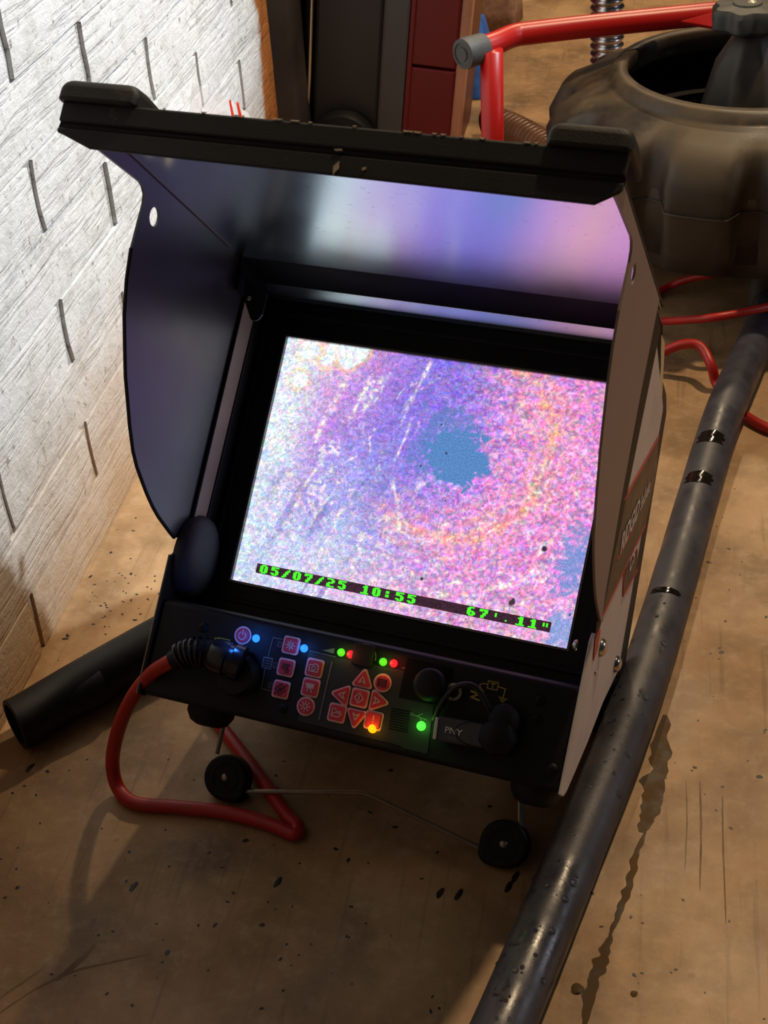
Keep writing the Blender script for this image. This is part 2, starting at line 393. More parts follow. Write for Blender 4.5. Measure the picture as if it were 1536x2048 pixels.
for k in range(len(CZ) - 1):
    z0, z1 = CZ[k], CZ[k + 1]; j0 = 0.820 if k % 2 else 0.693
    if k == 0 or k == 2: j0 = 0.683
    for n_ in range(-5, 4):
        y0 = j0 + 0.2475 * n_; y1 = y0 + 0.2475
        if y0 > YE - 0.02: continue
        if y1 > YE: y1 = YE + rnd.uniform(-0.012, 0.012)
        me = rnd.choice(BR); o = bpy.data.objects.new('brick', me); COL.objects.link(o); o.parent = wall
        o.location = (WX + rnd.uniform(-0.0008, 0.0008), (y0 + y1) / 2, (z0 + z1) / 2)
        o.scale = (1, (y1 - y0 - 0.0095) / 0.2420, (z1 - z0 - 0.0018) / 0.0474)
bm = bmesh.new()
g0 = [Vector((-0.62, 1.455, 0)), Vector((-0.405, 1.455, 0)), Vector((-0.380, 1.475, 0)), Vector((-0.372, 1.70, 0)), Vector((-0.395, 1.72, 0)), Vector((-0.62, 1.72, 0))]
prism(bm, g0, (0, 0, 1.6)); bmesh.ops.subdivide_edges(bm, edges=bm.edges, cuts=0)
tag(bm_obj('trim_1', bm, MAT['timber'], None, bevel=0.004), 'dark weathered timber post at the end of the white wall', 'trim', kind='structure')

# ================================================================ MONITOR
mon = empty('inspection_monitor', None, 'black pipe inspection monitor with raised sun hood and lit screen, propped on the floor', 'monitor', MD)
W, H = 0.211, 0.1583 * 0.98
XL, XR = -0.021, 0.232
def side_profile(front=0.041):
    return [(-0.016, front - 0.001), (-0.0175, front - 0.009), (0.0005, -0.033), (0.003, -0.036), (0.157, -0.066), (0.160, -0.064), (0.180, -0.030), (0.204, -0.002),
            (0.220, 0.020), (0.231, 0.036), (0.2335, 0.043), (0.2325, 0.050), (0.200, 0.050), (0.150, 0.050), (0.141, front)]
for s, x in ((1, XR - 0.002), (-1, XL)):   # right, left
    bm = bmesh.new(); prism(bm, [V(x, y, z) for y, z in side_profile(0.041 if s == 1 else 0.035)], (0.002, 0, 0))
    p = bm_obj('side_panel', bm, MAT['side'] if s == 1 else MAT['console'], mon, smooth=False, bevel=0.0004, seg=1)
    tag(p, 'pale grey painted side panel with chipped edges' if s == 1 else 'dark left side panel with a worn edge')
    if s == 1: side = p
for x in (XR - 0.0018,):
    bm = bmesh.new(); prism(bm, [V(x, y, z) for y, z in ((-0.030, 0.070), (-0.026, 0.036), (-0.014, 0.037), (0.142, 0.0385), (0.146, 0.0495), (0.13, 0.058), (0.10, 0.070))], (0.0024, 0, 0))
    bm_obj('edge_gasket', bm, MAT['rubber'], mon, smooth=False)
# decals on the right side panel
SX = XR + 0.0003
def spx(px, d=0.0): q = unp(px, 0, SX + d); return V(SX + d, q[1], q[2])
def flat(name, polys, mat, parent, off):
    bm = bmesh.new()
    for p in polys: prism(bm, p, off)
    return bm_obj(name, bm, mat, parent, smooth=False)
def band(a, b, wid):       # thin strip between two points on the side panel
    A, B = spx(a), spx(b); d = (B - A).normalized(); n = Vector((1, 0, 0)).cross(d) * wid / 2
    return [A + n, B + n, B - n, A - n]
tag(flat('side_decal', [[spx(p) for p in ((1248, 1000), (1317, 872), (1313, 935), (1290, 1052), (1249, 1140), (1205, 1230), (1212, 1170))]], MAT['graphic'], side, (0.0002, 0, 0)), 'brown grey slanted band')
flat('decal_line', [band(a, b, 0.0014) for a, b in (((1248, 1000), (1317, 874)), ((1290, 1050), (1204, 1234)), ((1266, 1055), (1234, 1120)), ((1248, 1138), (1246, 1192)), ((1246, 1192), (1274, 1140)), ((1274, 1098), (1272, 1140)))], MAT['redink'], side, (0.0004, 0, 0))
flat('side_decal', [[spx(p) for p in ((1250, 1142), (1275, 1098), (1272, 1140), (1246, 1190))]], MAT['graphic'], side, (0.00025, 0, 0))
flat('warning_mark', [[spx(p) for p in ((1198, 1253), (1200, 1262), (1194, 1300), (1186, 1322), (1190, 1275))]], MAT['redink'], side, (0.0003, 0, 0))
def text_obj(name, txt, mat, parent, M3, depth=0.0002, bold=0.0, align='LEFT', shear=0.0, space=1.0):
    cu = bpy.data.curves.new(name, 'FONT'); cu.body = txt; cu.size = 1.0; cu.align_x = align; cu.extrude = 0.0; cu.offset = bold; cu.shear = shear
    cu.space_character = space; cu.resolution_u = 3
    to = bpy.data.objects.new(name, cu); COL.objects.link(to)
    dg = bpy.context.evaluated_depsgraph_get(); me = bpy.data.meshes.new_from_object(to.evaluated_get(dg)); bpy.data.objects.remove(to)
    me.transform(M3); o = bpy.data.objects.new(name, me); COL.objects.link(o); me.materials.clear(); me.materials.append(mat); o.parent = parent; return o
def frame_mat(o, ex, ey):       # text x runs along ex, y along ey, scaled by their length
    m = Matrix.Identity(4); ez = ex.cross(ey).normalized() * min(ex.length, ey.length)
    for i in range(3): m[i][0] = ex[i]; m[i][1] = ey[i]; m[i][2] = ez[i]; m[i][3] = o[i]
    return m
A = spx((1240, 1110), 0.0006); B = spx((1301, 978), 0.0006); d = (B - A)
up = Vector((0, 1, 0)) - d.normalized() * d.normalized().y; up.normalize()
text_obj('brand_lettering', 'RIDGID', MAT['white'], side, frame_mat(A, d * 0.62 / 3.55, up * 0.017), bold=0.022, shear=0.25)
A2 = A + d * 0.64
text_obj('brand_lettering', 'SeeSnake', MAT['white'], side, frame_mat(A2, d * 0.38 / 4.3, up * 0.014), bold=0.01)
A = spx((1258, 1150), 0.0006); B = spx((1272, 1108), 0.0006)
text_obj('model_lettering', 'CS', MAT['white'], side, frame_mat(A, (B - A) / 1.5, up * 0.014), bold=0.02)
def dome(parent, c, axis, r, h, mat, name, label=None, seg=20):
    bm = bmesh.new(); prof = [(r * math.cos(a), h * math.sin(a)) for a in [PI / 2 * k / 5 for k in range(5)]] + [(0, h)]
    lathe(bm, prof, c, axis, seg); o = bm_obj(name, bm, mat, parent, auto=False)
    if label: tag(o, label)
    return o
for px in ((1203, 1295), (1232, 1328)):
    dome(side, spx(px), (1, 0, 0), 0.0052, 0.0035, MAT['steel'], 'rivet', 'domed steel rivet')
dome(side, spx((1191, 1345)), (1, 0, 0), 0.0018, 0.001, MAT['steel'], 'rivet')

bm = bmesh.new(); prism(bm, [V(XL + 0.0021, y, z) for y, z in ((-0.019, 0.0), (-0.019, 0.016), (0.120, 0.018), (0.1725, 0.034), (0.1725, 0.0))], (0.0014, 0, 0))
bm_obj('recess_shade_strip', bm, MAT['bezel'], mon, smooth=False, bevel=0.0006)  # black strip put in for the wall's fade into shade towards the screen
bm = bmesh.new(); prism(bm, [V(XL + 0.0020, y, z) for y, z in ((-0.012, 0.010), (-0.012, 0.0335), (0.136, 0.0338), (0.150, 0.012))], (0.0004, 0, 0))
tag(bm_obj('recess_wall', bm, simple('tan grey painted metal', (158, 142, 124), 0.45, 0, 0.12, 30), mon, smooth=False), 'tan grey strip of bare wall inside the left of the recess')
# top panel, bezel, display
bm = bmesh.new(); prism(bm, [V(XL + 0.002, y, z) for y, z in ((-0.0215, -0.004), (-0.0215, 0.001), (-0.0296, 0.0131), (-0.0303, 0.0127), (-0.0305, -0.005), (-0.006, -0.036), (-0.002, -0.03))], (XR - XL - 0.004, 0, 0))
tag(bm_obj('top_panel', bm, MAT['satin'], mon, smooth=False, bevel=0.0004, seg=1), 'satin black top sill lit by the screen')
q = [unp(p, 0, 0) for p in ()]
A = V(0.175, -0.0213, 0.028)
text_obj('sill_lettering', 'K 742-020-00X   742-REV-70   A.00-10 20', MAT['bezel'], mon, frame_mat(V(0.160, -0.0286, 0.0110), Vector((-0.105 / 20.5, 0, 0)), Vector((0, 0.0024, -0.0036))), bold=0.01)
bm = bmesh.new(); XB0, XB1, YB0, YB1 = XL + 0.002, XR - 0.002, -0.0215, 0.1745
def ring_xy(bm, o, i, z0, z1, chamfer=0.0):
    """rectangular ring o=(x0,y0,x1,y1), i=inner, from z0 to z1; inner edge slopes"""
    def rect(r, z): return [bm.verts.new(V(x, y, z)) for x, y in ((r[0], r[1]), (r[2], r[1]), (r[2], r[3]), (r[0], r[3]))]
    a = rect(o, z0); b = rect(o, z1); c = rect((i[0] - chamfer, i[1] - chamfer, i[2] + chamfer, i[3] + chamfer), z1); d = rect(i, z0)
    for p, q in ((a, b), (b, c), (c, d), (d, a)):
        for k in range(4): bm.faces.new((p[k], p[(k + 1) % 4], q[(k + 1) % 4], q[k]))
ring_xy(bm, (XB0, YB0, XB1, YB1), (0, 0, W, H), -0.003, 0.0035, 0.0018)
bez = bm_obj('screen_bezel', bm, MAT['bezel'], mon, smooth=False, bevel=0.0006, seg=2)
bm = bmesh.new(); ring_xy(bm, (-0.017, -0.0165, W + 0.0135, H + 0.0135), (-0.0125, -0.012, W + 0.010, H + 0.010), 0.0034, 0.0052, 0.001)
bm_obj('gasket_rim', bm, MAT['rubber'], bez, smooth=False, bevel=0.0008, seg=2)
bm = bmesh.new(); ring_xy(bm, (-0.0014, -0.0014, W + 0.0014, H + 0.0014), (0, 0, W, H), 0.0003, 0.0038, 0.0)
tag(bm_obj('display_edge', bm, simple('thin grey display edge', (96, 92, 90), 0.3, 0.6, 0.1, 50), bez, smooth=False), 'thin grey edge around the display')

# display picture -------------------------------------------------
def vnoise(x, y, seed):
    rs = np.random.RandomState(seed); T = rs.rand(256, 256)
    xi = np.floor(x).astype(int); yi = np.floor(y).astype(int); fx = x - xi; fy = y - yi
    fx = fx * fx * (3 - 2 * fx); fy = fy * fy * (3 - 2 * fy)
    a = T[yi % 256, xi % 256]; b = T[yi % 256, (xi + 1) % 256]; c = T[(yi + 1) % 256, xi % 256]; d_ = T[(yi + 1) % 256, (xi + 1) % 256]
    return (a * (1 - fx) + b * fx) * (1 - fy) + (c * (1 - fx) + d_ * fx) * fy
def sstep(a, b, x): t = np.clip((x - a) / (b - a), 0, 1); return t * t * (3 - 2 * t)
GX, GY = 440, 324
def suv(px): q = unp(px, 2, 0.0); return q[0] / W, q[1] / W
def picture():
    u, v = np.meshgrid(np.linspace(0, 1, GX), np.linspace(0, H / W, GY))       # both in units of the width
    C = lambda *c: np.array(lin(c)[:3])
    def mixc(img, c, m): return img * (1 - m[..., None]) + c * m[..., None]
    cx, cy = suv((905, 890)); r = np.hypot((u - cx), (v - cy) * 1.05); th = np.arctan2(v - cy, u - cx)
    warp = vnoise(u * 7 + 3, v * 7, 5) - 0.5; warp2 = vnoise(u * 16, v * 16, 6) - 0.5
    img = np.zeros((GY, GX, 3)) + C(206, 146, 222)
    right = sstep(-0.05, 0.30, u - cx + 0.1 * warp); img = mixc(img, C(224, 146, 208), right)
    # violet hollow left of the hole, running down to the left
    dist = (u - (0.47 - 0.42 * (v - 0.12))) ; band_ = np.exp(-(dist / 0.20) ** 2) * (1 - sstep(0.50, 0.75, v))
    img = mixc(img, C(142, 118, 224), np.clip(band_ * 1.1, 0, 1))
    img = mixc(img, C(176, 178, 236), np.exp(-(((u - 0.25) / 0.16) ** 2 + ((v - 0.42) / 0.14) ** 2)) * 0.75)
    # pale cyan left margin
    img = mixc(img, C(208, 226, 244), 1 - sstep(0.02, 0.20, u + 0.08 * warp + 0.02 * (v - .3)))
    img = mixc(img, C(206, 222, 244), 0.75 * sstep(0.42, 0.62, v) * (1 - sstep(0.25, 0.6, u)))
    low = sstep(0.55, 0.72, v); img = mixc(img, C(222, 176, 206), 0.6 * low * sstep(0.15, 0.4, u))
    # warm rings to the right of the hole
    for rr, wd, st in ((0.285, 0.022, 0.75), (0.235, 0.014, 0.35), (0.33, 0.012, 0.3), (0.19, 0.01, .25)):
        rw = r + 0.03 * warp2 + 0.03 * warp
        arc = np.exp(-((rw - rr) / wd) ** 2) * sstep(-1.9, -1.0, th) * (1 - sstep(1.9, 2.6, th)) * (0.5 + vnoise(th * 16, r * 60, 9))
        img = mixc(img, C(255, 176, 150), np.clip(arc * st, 0, 1))
    # tangential streaks
    st1 = vnoise(r * 90 + 4 * warp, th * 9 + 40, 12); st1 = sstep(0.62, 0.9, st1) * sstep(0.16, 0.28, r) * sstep(-0.1, 0.2, v - cy + 0.15 * np.abs(u - cx))
    img = mixc(img, C(255, 232, 232), np.clip(st1 * 0.6 * sstep(0.3, 0.65, vnoise(u * 140, v * 140, 34)), 0, 1))
    # long pale folds on the left
    ang = np.radians(112); a1 = u * np.cos(ang) + v * np.sin(ang); b1 = -u * np.sin(ang) + v * np.cos(ang)
    f1 = vnoise(b1 * 70 + 8 * warp + 3 * warp2 + 50, a1 * 9 + 30, 21); m = sstep(0.66, 0.92, f1) * np.exp(-(((u - 0.30) / 0.26) ** 2)) * sstep(0.02, 0.1, v)
    img = mixc(img, C(244, 240, 252), np.clip(m * 0.8 * sstep(0.3, 0.65, vnoise(u * 130, v * 130, 35)), 0, 1))
    f2 = vnoise(b1 * 55 + 2 * warp + 80, a1 * 5 + 60, 23); m = sstep(0.66, 0.9, f2) * np.exp(-(((u - 0.26) / 0.2) ** 2)) * sstep(0.28, 0.4, v)
    img = mixc(img, C(120, 112, 200), np.clip(m * 0.7, 0, 1))
    def streak(p, q, wd, col, st):
        nonlocal img
        p = np.array(suv(p)); q = np.array(suv(q)); d_ = q - p; L = np.hypot(*d_); d_ = d_ / L
        s_ = (u - p[0]) * d_[0] + (v - p[1]) * d_[1]; n_ = -(u - p[0]) * d_[1] + (v - p[1]) * d_[0] + 0.012 * warp2 + 0.03 * warp
        mm = np.exp(-(n_ / wd) ** 2) * sstep(0, 0.03, s_) * (1 - sstep(L - 0.03, L, s_)) * (0.45 + 0.9 * vnoise(u * 90, v * 90, 31))
        mm = mm * (0.25 + 0.75 * sstep(0.40, 0.62, vnoise(u * 120, v * 120, 33)))
        img = mixc(img, C(*col), np.clip(mm * st * 0.8, 0, 1))
    for a in (((862, 715), (805, 860), 0.006), ((705, 725), (618, 890), 0.009), ((740, 745), (690, 850), .008), ((640, 920), (560, 1060), 0.006), ((775, 740), (715, 830), 0.010), ((780, 940), (800, 1070), .006), ((700, 1000), (640, 1130), .007), ((840, 830), (790, 930), .004), ((730, 1060), (700, 1150), .008)):
        streak(a[0], a[1], a[2], (255, 246, 232), 0.95)
    streak((760, 700), (745, 760), 0.010, (240, 130, 96), 0.9)
    # bright patches in the top left corner
    for p, ra, rb in (((655, 708), 0.034, 0.05), ((705, 712), 0.044, 0.048), ((600, 760), 0.03, 0.03), ((620, 700), 0.05, 0.03)):
        a_, b_ = suv(p); e = np.hypot((u - a_) / ra, (v - b_) / rb) + 1.1 * warp2 + 0.7 * warp
        img = mixc(img, C(255, 196, 130), np.exp(-((e - 1.05) / 0.25) ** 2) * 0.6)
        img = mixc(img, C(232, 250, 255), 1 - sstep(0.75, 1.0, e))
    tl = (1 - sstep(0.06, 0.36, u + 0.5 * v + 0.1 * warp)); img = mixc(img, C(255, 250, 246), tl * 0.4)
    # speckle, stronger to the right
    rs = np.random.RandomState(4)
    def sp(s, seed, kx=1.0):
        return (vnoise(u * s + 3 * vnoise(u * 40, v * 40, seed + 50), v * s, seed) - 0.5) * 2
    amp = (0.28 + 0.18 * sstep(0.35, 0.7, u)) 
    n1, n2, n3, n4 = sp(170, 41), sp(150, 42), sp(130, 43), sp(95, 44)
    lum = np.exp(amp * 0.65 * (n1 + 0.5 * n4)); img = img * lum[..., None]
    img[..., 0] *= np.exp(amp * 1.35 * n2); img[..., 1] *= np.exp(amp * 1.55 * (n3 * .7 + n2 * .3)); img[..., 2] *= np.exp(amp * 0.45 * n4)
    # the dark blue hole and the blue stain at the lower right
    e = r / 0.098 + 0.55 * warp + 0.8 * (vnoise(u * 22, v * 22, 71) - 0.5) + 0.3 * n4
    e2 = np.hypot((u - cx - 0.02) / 0.09, (v - cy - 0.035) / 0.085) + 0.35 * warp + 0.3 * n4 + 0.4 * (vnoise(u * 30, v * 30, 72) - .5)
    img = mixc(img, C(84, 128, 196), (1 - sstep(0.8, 1.15, e)) * 0.6); img = mixc(img, C(84, 134, 196), 1 - sstep(0.85, 1.05, e2))
    a_, b_ = suv((1145, 1135)); e = np.hypot((u - a_) / 0.055, (v - b_) / 0.10) + 0.5 * n4 + 0.5 * warp
    img = mixc(img, C(104, 146, 214), (1 - sstep(0.5, 1.25, e)) * 0.85)
    a_, b_ = suv((1125, 1262)); e = np.hypot((u - a_) / 0.05, (v - b_) / 0.06) + 0.5 * n4
    img = mixc(img, C(110, 160, 224), (1 - sstep(0.5, 1.3, e)) * 0.8)
    # pin prick dark spots
    for p, ra in (((883, 850), .0035), ((951, 880), .003), ((893, 907), .004), ((842, 932), .004), ((891, 1002), .003), ((1089, 1098), .010), ((844, 1158), .006), ((1140, 1230), .004), ((900, 1239), .003), ((932, 1239), .003)):
        a_, b_ = suv(p); img = mixc(img, C(50, 40, 70), 1 - sstep(ra * 0.6, ra, np.hypot(u - a_, v - b_)))
    a_, b_ = suv((1026, 1204)); img = mixc(img, C(58, 52, 56), 1 - sstep(0.008, 0.0125, np.hypot((u - a_), (v - b_) * 0.9) + 0.004 * n1))
    img = img * 0.97 + 0.03 * img.mean(-1, keepdims=True)
    return np.clip(img, 0.0, 1.35)
img = picture()
xs = np.linspace(0, W, GX); ys = np.linspace(0, H, GY); XX, YY = np.meshgrid(xs, ys)
co = np.stack([XX - BX, -(YY - BY), np.full_like(XX, 0.0005 - BZ)], -1).reshape(-1, 3)
idx = np.arange(GX * GY).reshape(GY, GX); f = np.stack([idx[1:, :-1], idx[1:, 1:], idx[:-1, 1:], idx[:-1, :-1]], -1).reshape(-1, 4)
me = bpy.data.meshes.new('display'); me.vertices.add(len(co)); me.vertices.foreach_set('co', co.ravel())
me.loops.add(f.size); me.loops.foreach_set('vertex_index', f.ravel()); me.polygons.add(len(f)); me.polygons.foreach_set('loop_start', np.arange(0, f.size, 4)); me.update()
ca = me.color_attributes.new('picture', 'FLOAT_COLOR', 'POINT'); ca.data.foreach_set('color', np.concatenate([img.reshape(-1, 3), np.ones((GX * GY, 1))], 1).astype(np.float32).ravel())
disp = finish('display', me, MAT['screen'], mon, smooth=False); tag(disp, 'lit colour screen showing the inside of a pipe in pink, violet and blue')
bm = bmesh.new(); box(bm, (-0.001, -0.001, -0.012), (W + 0.001, H + 0.001, 0.0), V); bm_obj('display_back', bm, MAT['bezel'], mon, smooth=False)
# overlay strip and digits
def sq(px): q = unp(px, 2, 0.0008); return q[0], q[1]
x0, y0 = sq((515, 1128)); x1, y1 = sq((1100, 1262)); xs_, ysb = sq((511, 1148))
bary0 = (y0 + sq((1100, 1242))[1]) / 2; bary1 = (ysb + y1) / 2
bm = bmesh.new(); box(bm, (x0, bary0, 0.0008), (x1, bary1, 0.0010), V); strip = bm_obj('caption_strip', bm, MAT['osdbar'], disp, smooth=False)
tag(strip, 'dark strip behind the green date and distance')
GL = {'0': ["01110", "11011", "11011", "11011", "11011", "11011", "01110"], '1': ["00110", "01110", "00110", "00110", "00110", "00110", "11111"],
      '2': ["11110", "00011", "00011", "01110", "11000", "11000", "11111"], '5': ["11111", "11000", "11110", "00011", "00011", "11011", "01110"],
      '6': ["01110", "11000", "11000", "11110", "11011", "11011", "01110"], '7': ["11111", "11011", "00011", "00110", "00110", "01100", "01100"],
      '/': ["00001", "00011", "00110", "00110", "01100", "01100", "11000"], ':': ["00000", "01100", "01100", "00000", "01100", "01100", "00000"],
      "'": ["00000", "00100", "00100", "00100", "00000", "00000", "00000"], '"': ["00000", "01010", "01010", "01010", "00000", "00000", "00000"], '.': ["00000", "00000", "00000", "00000", "00000", "01000", "00000"]}
xa = sq((527, 1143))[0]; xb = sq((822, 1203))[0]; pitch = (xb - xa) / 13; yc = (bary0 + bary1) / 2
def digits(txt, xstart):
    bm = bmesh.new(); pw, ph = 0.00098, 0.00072
    for i, ch in enumerate(txt):
        if ch == ' ': continue
        for r_, row in enumerate(GL[ch]):
            for c_, b_ in enumerate(row):
                if b_ == '1':
                    xx = xstart + i * pitch + (c_ - 2.5) * pw; yy = yc + (r_ - 3.5) * ph
                    box(bm, (xx - 0.00006, yy - 0.00004, 0.0010), (xx + pw + 0.00006, yy + ph + 0.00004, 0.0012), V)
    return bm_obj('green_digits', bm, MAT['osd'], disp, smooth=False)
tag(digits('05/07/25 10:55', xa), 'green date and time 05/07/25 10:55')
tag(digits("67'.11\"", sq((942, 1226))[0]), "green distance 67' 11\"")

# console --------------------------------------------------------
ZC = 0.048
bm = bmesh.new()
prism(bm, [V(XL + 0.002, y, z) for y, z in ((0.1735, 0.002), (0.1755, ZC - 0.002), (0.1775, ZC), (0.2305, ZC), (0.2325, ZC - 0.003), (0.196, -0.004), (0.16, -0.050), (0.155, -0.050), (0.155, -0.012), (0.1735, -0.012))], (XR - XL - 0.004, 0, 0))
con = bm_obj('control_console', bm, MAT['console'], mon, smooth=False, bevel=0.0012, seg=2); tag(con, 'black control panel below the screen')
# rear housing
bm = bmesh.new(); prism(bm, [V(-0.014, y, z) for y, z in ((-0.018, -0.014), (-0.014, -0.058), (-0.006, -0.0735), (0.152, -0.112), (0.160, -0.110), (0.165, -0.100), (0.158, -0.052), (0.150, -0.014))], (0.2435, 0, 0))
bm_obj('rear_housing', bm, MAT['case'], mon, smooth=False, bevel=0.004, seg=3)
def cyl(name, c, axis, r, h, mat, parent, seg=28, bev=0.15, label=None):
    bm = bmesh.new(); b = r * bev; lathe(bm, [(0, 0), (r * 0.96, 0), (r, b * .3), (r, h - b), (r - b * 0.4, h - b * 0.3), (r - b, h), (0, h)], c, axis, seg)
    o = bm_obj(name, bm, mat, parent, auto=True)
    if label: tag(o, label)
    return o
for x in (0.0185, 0.2145): cyl('rubber_foot', V(x, 0.218, 0.030), (0, -1, 0), 0.0140, 0.0245, MAT['rubber'], mon, bev=0.5)
for x in (-0.006, 0.2190): cyl('rubber_foot', V(x, 0.150, -0.098), (0, -1, 0), 0.0105, 0.0485, MAT['rubber'], mon, bev=0.4)
# bulge on the inner left wall
bm = bmesh.new(); c0 = V(XL + 0.0018, 0.147, 0.0225)
prof = [(0.0255, -0.001), (0.0252, 0.003), (0.0235, 0.0058), (0.019, 0.0082), (0.010, 0.0094), (0, 0.0098)]
lathe(bm, prof, c0, (1, 0, 0), 36); o = bm_obj('rounded_bulge', bm, m_black('grey rubber bulge', (50, 51, 55), 0.6, 0.2), mon, auto=False); tag(o, 'rounded black bulge at the lower left of the screen recess')
# visible part of it must stay above the console
# hood -----------------------------------------------------------
hood_top = -0.0355
bm = bmesh.new(); prism(bm, [V(XL - 0.0005, y, z) for y, z in ((-0.0335, 0.050), (-0.0375, 0.247), (-0.0395, 0.247), (-0.0355, 0.050))], (XR - XL + 0.001, 0, 0))
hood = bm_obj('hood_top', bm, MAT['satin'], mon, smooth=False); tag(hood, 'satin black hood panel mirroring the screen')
WRR = [(0.1350, 0.0485), (0.125, 0.053), (0.10, 0.058), (0.07, 0.0640), (0.02, 0.0690), (-0.02, 0.0700), (-0.033, 0.070)]
bm = bmesh.new(); prism(bm, [V(XL - 0.0015, y, z) for y, z in ((-0.0356, 0.048), (-0.0396, 0.246), (-0.0404, 0.246), (-0.0364, 0.048))], (XR - XL + 0.003, 0, 0))
bm_obj('hood_outer_skin', bm, MAT['case'], mon, smooth=False)
wp = [(-0.037, 0.246), (-0.0255, 0.238), (-0.0265, 0.225), (-0.0278, 0.180), (-0.0268, 0.176), (-0.0240, 0.1725), (-0.019, 0.1712), (-0.010, 0.1716), (0.005, 0.172), (0.021, 0.169), (0.038, 0.163), (0.0545, 0.154), (0.067, 0.147), (0.078, 0.139),
      (0.090, 0.1305), (0.102, 0.1205), (0.109, 0.1125), (0.1153, 0.103), (0.121, 0.094), (0.1265, 0.084), (0.131, 0.074), (0.1348, 0.063), (0.1378, 0.054), (0.1395, 0.048), (0.1385, 0.042), (0.134, 0.0405), (0.09, 0.046), (0.04, 0.050), (-0.02, 0.054), (-0.033, 0.052)]
def wing(x, rear=None):
    """wing sheet with a round hole, built as an outline bridged to the hole"""
    th = 0.0013; bm = bmesh.new(); prof_ = wp[:-5] + rear if rear else wp; hc = (-0.0175, 0.1575); hr = 0.0052
    for sgn in (0, 1):
        xx = x + sgn * th
        out = [bm.verts.new(V(xx, y, z)) for y, z in prof_]
        hol = [bm.verts.new(V(xx, hc[0] + hr * math.cos(a), hc[1] + hr * math.sin(a))) for a in [2 * PI * k / 16 for k in range(16)]]
        eo = [bm.edges.new((out[i], out[(i + 1) % len(out)])) for i in range(len(out))]
        eh = [bm.edges.new((hol[i], hol[(i + 1) % 16])) for i in range(16)]
        bmesh.ops.triangle_fill(bm, use_beauty=True, edges=eo + eh)
        if sgn == 0: A_, Bh = out, hol
    n = len(prof_)
    for i in range(n): bm.faces.new((A_[i], A_[(i + 1) % n], out[(i + 1) % n], out[i]))
    for i in range(16): bm.faces.new((Bh[i], Bh[(i + 1) % 16], hol[(i + 1) % 16], hol[i]))
    return bm
WRL = [(0.1378, 0.0400), (0.130, 0.0330), (0.10, 0.0315), (0.06, 0.0310), (0.0, 0.0305), (-0.02, 0.0305), (-0.0335, 0.045)]
o = bm_obj('hood_side', wing(XL - 0.0013, WRL), MAT['wing'], mon, smooth=False); tag(o, 'curved black hood side with a round hole')
side_out = simple('dull brown grey hood outside', (146, 128, 120), 0.5, 0.0, 0.12, 30)
o = bm_obj('hood_side', wing(XR + 0.0009, WRR), side_out, mon, smooth=False); tag(o, 'curved hood side seen from its brown grey outer face')
# rolled edge of left wing and thin worn line at the crease
bm = bmesh.new(); sweep(bm, [V(XL - 0.0006, y, z) for y, z in wp[8:24]], 0.0011, 6); bm_obj('rolled_edge', bm, MAT['bezel'], mon)
bm = bmesh.new(); sweep(bm, [V(XL + 0.0004, -0.0337, 0.066), V(XL + 0.0004, -0.0372, 0.24)], 0.0004, 5)
tag(bm_obj('worn_crease', bm, simple('bare worn metal', (120, 112, 100), 0.5, 0.6, 0.3, 90), mon), 'thin worn line where hood top and side meet')
# lip: long plastic profile with a groove and cut lower corners
ZL = 0.247
def lip_section(x, y1):
    # (y,z) section from top rear round to the bottom
    return [(-0.0400, ZL - 0.012), (-0.0402, ZL), (-0.0393, ZL + 0.0012), (-0.0300, ZL + 0.0012), (-0.0290, ZL - 0.0012), (-0.0275, ZL - 0.0012), (-0.0265, ZL + 0.0006), (y1, ZL + 0.0006), (y1, ZL - 0.0016), (-0.0385, ZL - 0.0030)]
xs_l = [(-0.0300, -0.0245), (-0.0265, -0.0235), (-0.0110, -0.0180), (0.10, -0.0175), (0.2290, -0.0165), (0.2385, -0.0225), (0.2395, -0.0240)]
bm = bmesh.new(); rings = []
for x, y1 in xs_l: rings.append([bm.verts.new(V(x, y, z)) for y, z in lip_section(x, y1)])
for a, b in zip(rings, rings[1:]):
    for k in range(len(a)): bm.faces.new((a[k], a[(k + 1) % len(a)], b[(k + 1) % len(a)], b[k]))
bm.faces.new(rings[0]); bm.faces.new(rings[-1][::-1])
tag(bm_obj('hood_lip', bm, MAT['lip'], mon, smooth=False, bevel=0.0005, seg=1), 'scuffed black lip along the front edge of the hood')
bm = bmesh.new()
for k in range(26):
    x = -0.02 + 0.255 * random.random(); y = -0.0403; L = random.uniform(0.001, 0.004)
    if x < 0.015 or x > 0.200: continue
    prism(bm, [V(x, y, ZL + 0.0013), V(x + L, y, ZL + 0.0013), V(x + L * 0.7, y + random.uniform(.0004, .0011), ZL + 0.0015), V(x + L * 0.2, y + random.uniform(.0003, .0008), ZL + 0.0015)], (0, 0, -0.0006))
for (pq, a, b) in (((672, 336), 0.0014, 0.0032), ((677, 300), 0.0022, 0.0006), ((728, 338), 0.0010, 0.0010)):
    x, y = unp(pq, 2, ZL + 0.001)[:2]
    prism(bm, [V(x - a, y - b * .2, ZL + 0.0014), V(x + a * .6, y - b, ZL + 0.0014), V(x + a, y + b * .1, ZL + 0.0014), V(x - a * .5, y + b, ZL + 0.0014)], (0, 0, -0.0012))
o = bm_obj('paint_chips', bm, simple('bare chipped metal', (168, 152, 128), 0.5, 0.3, 0.2, 300), mon, smooth=False); tag(o, 'pale chips in the paint of the lip', kind='stuff')
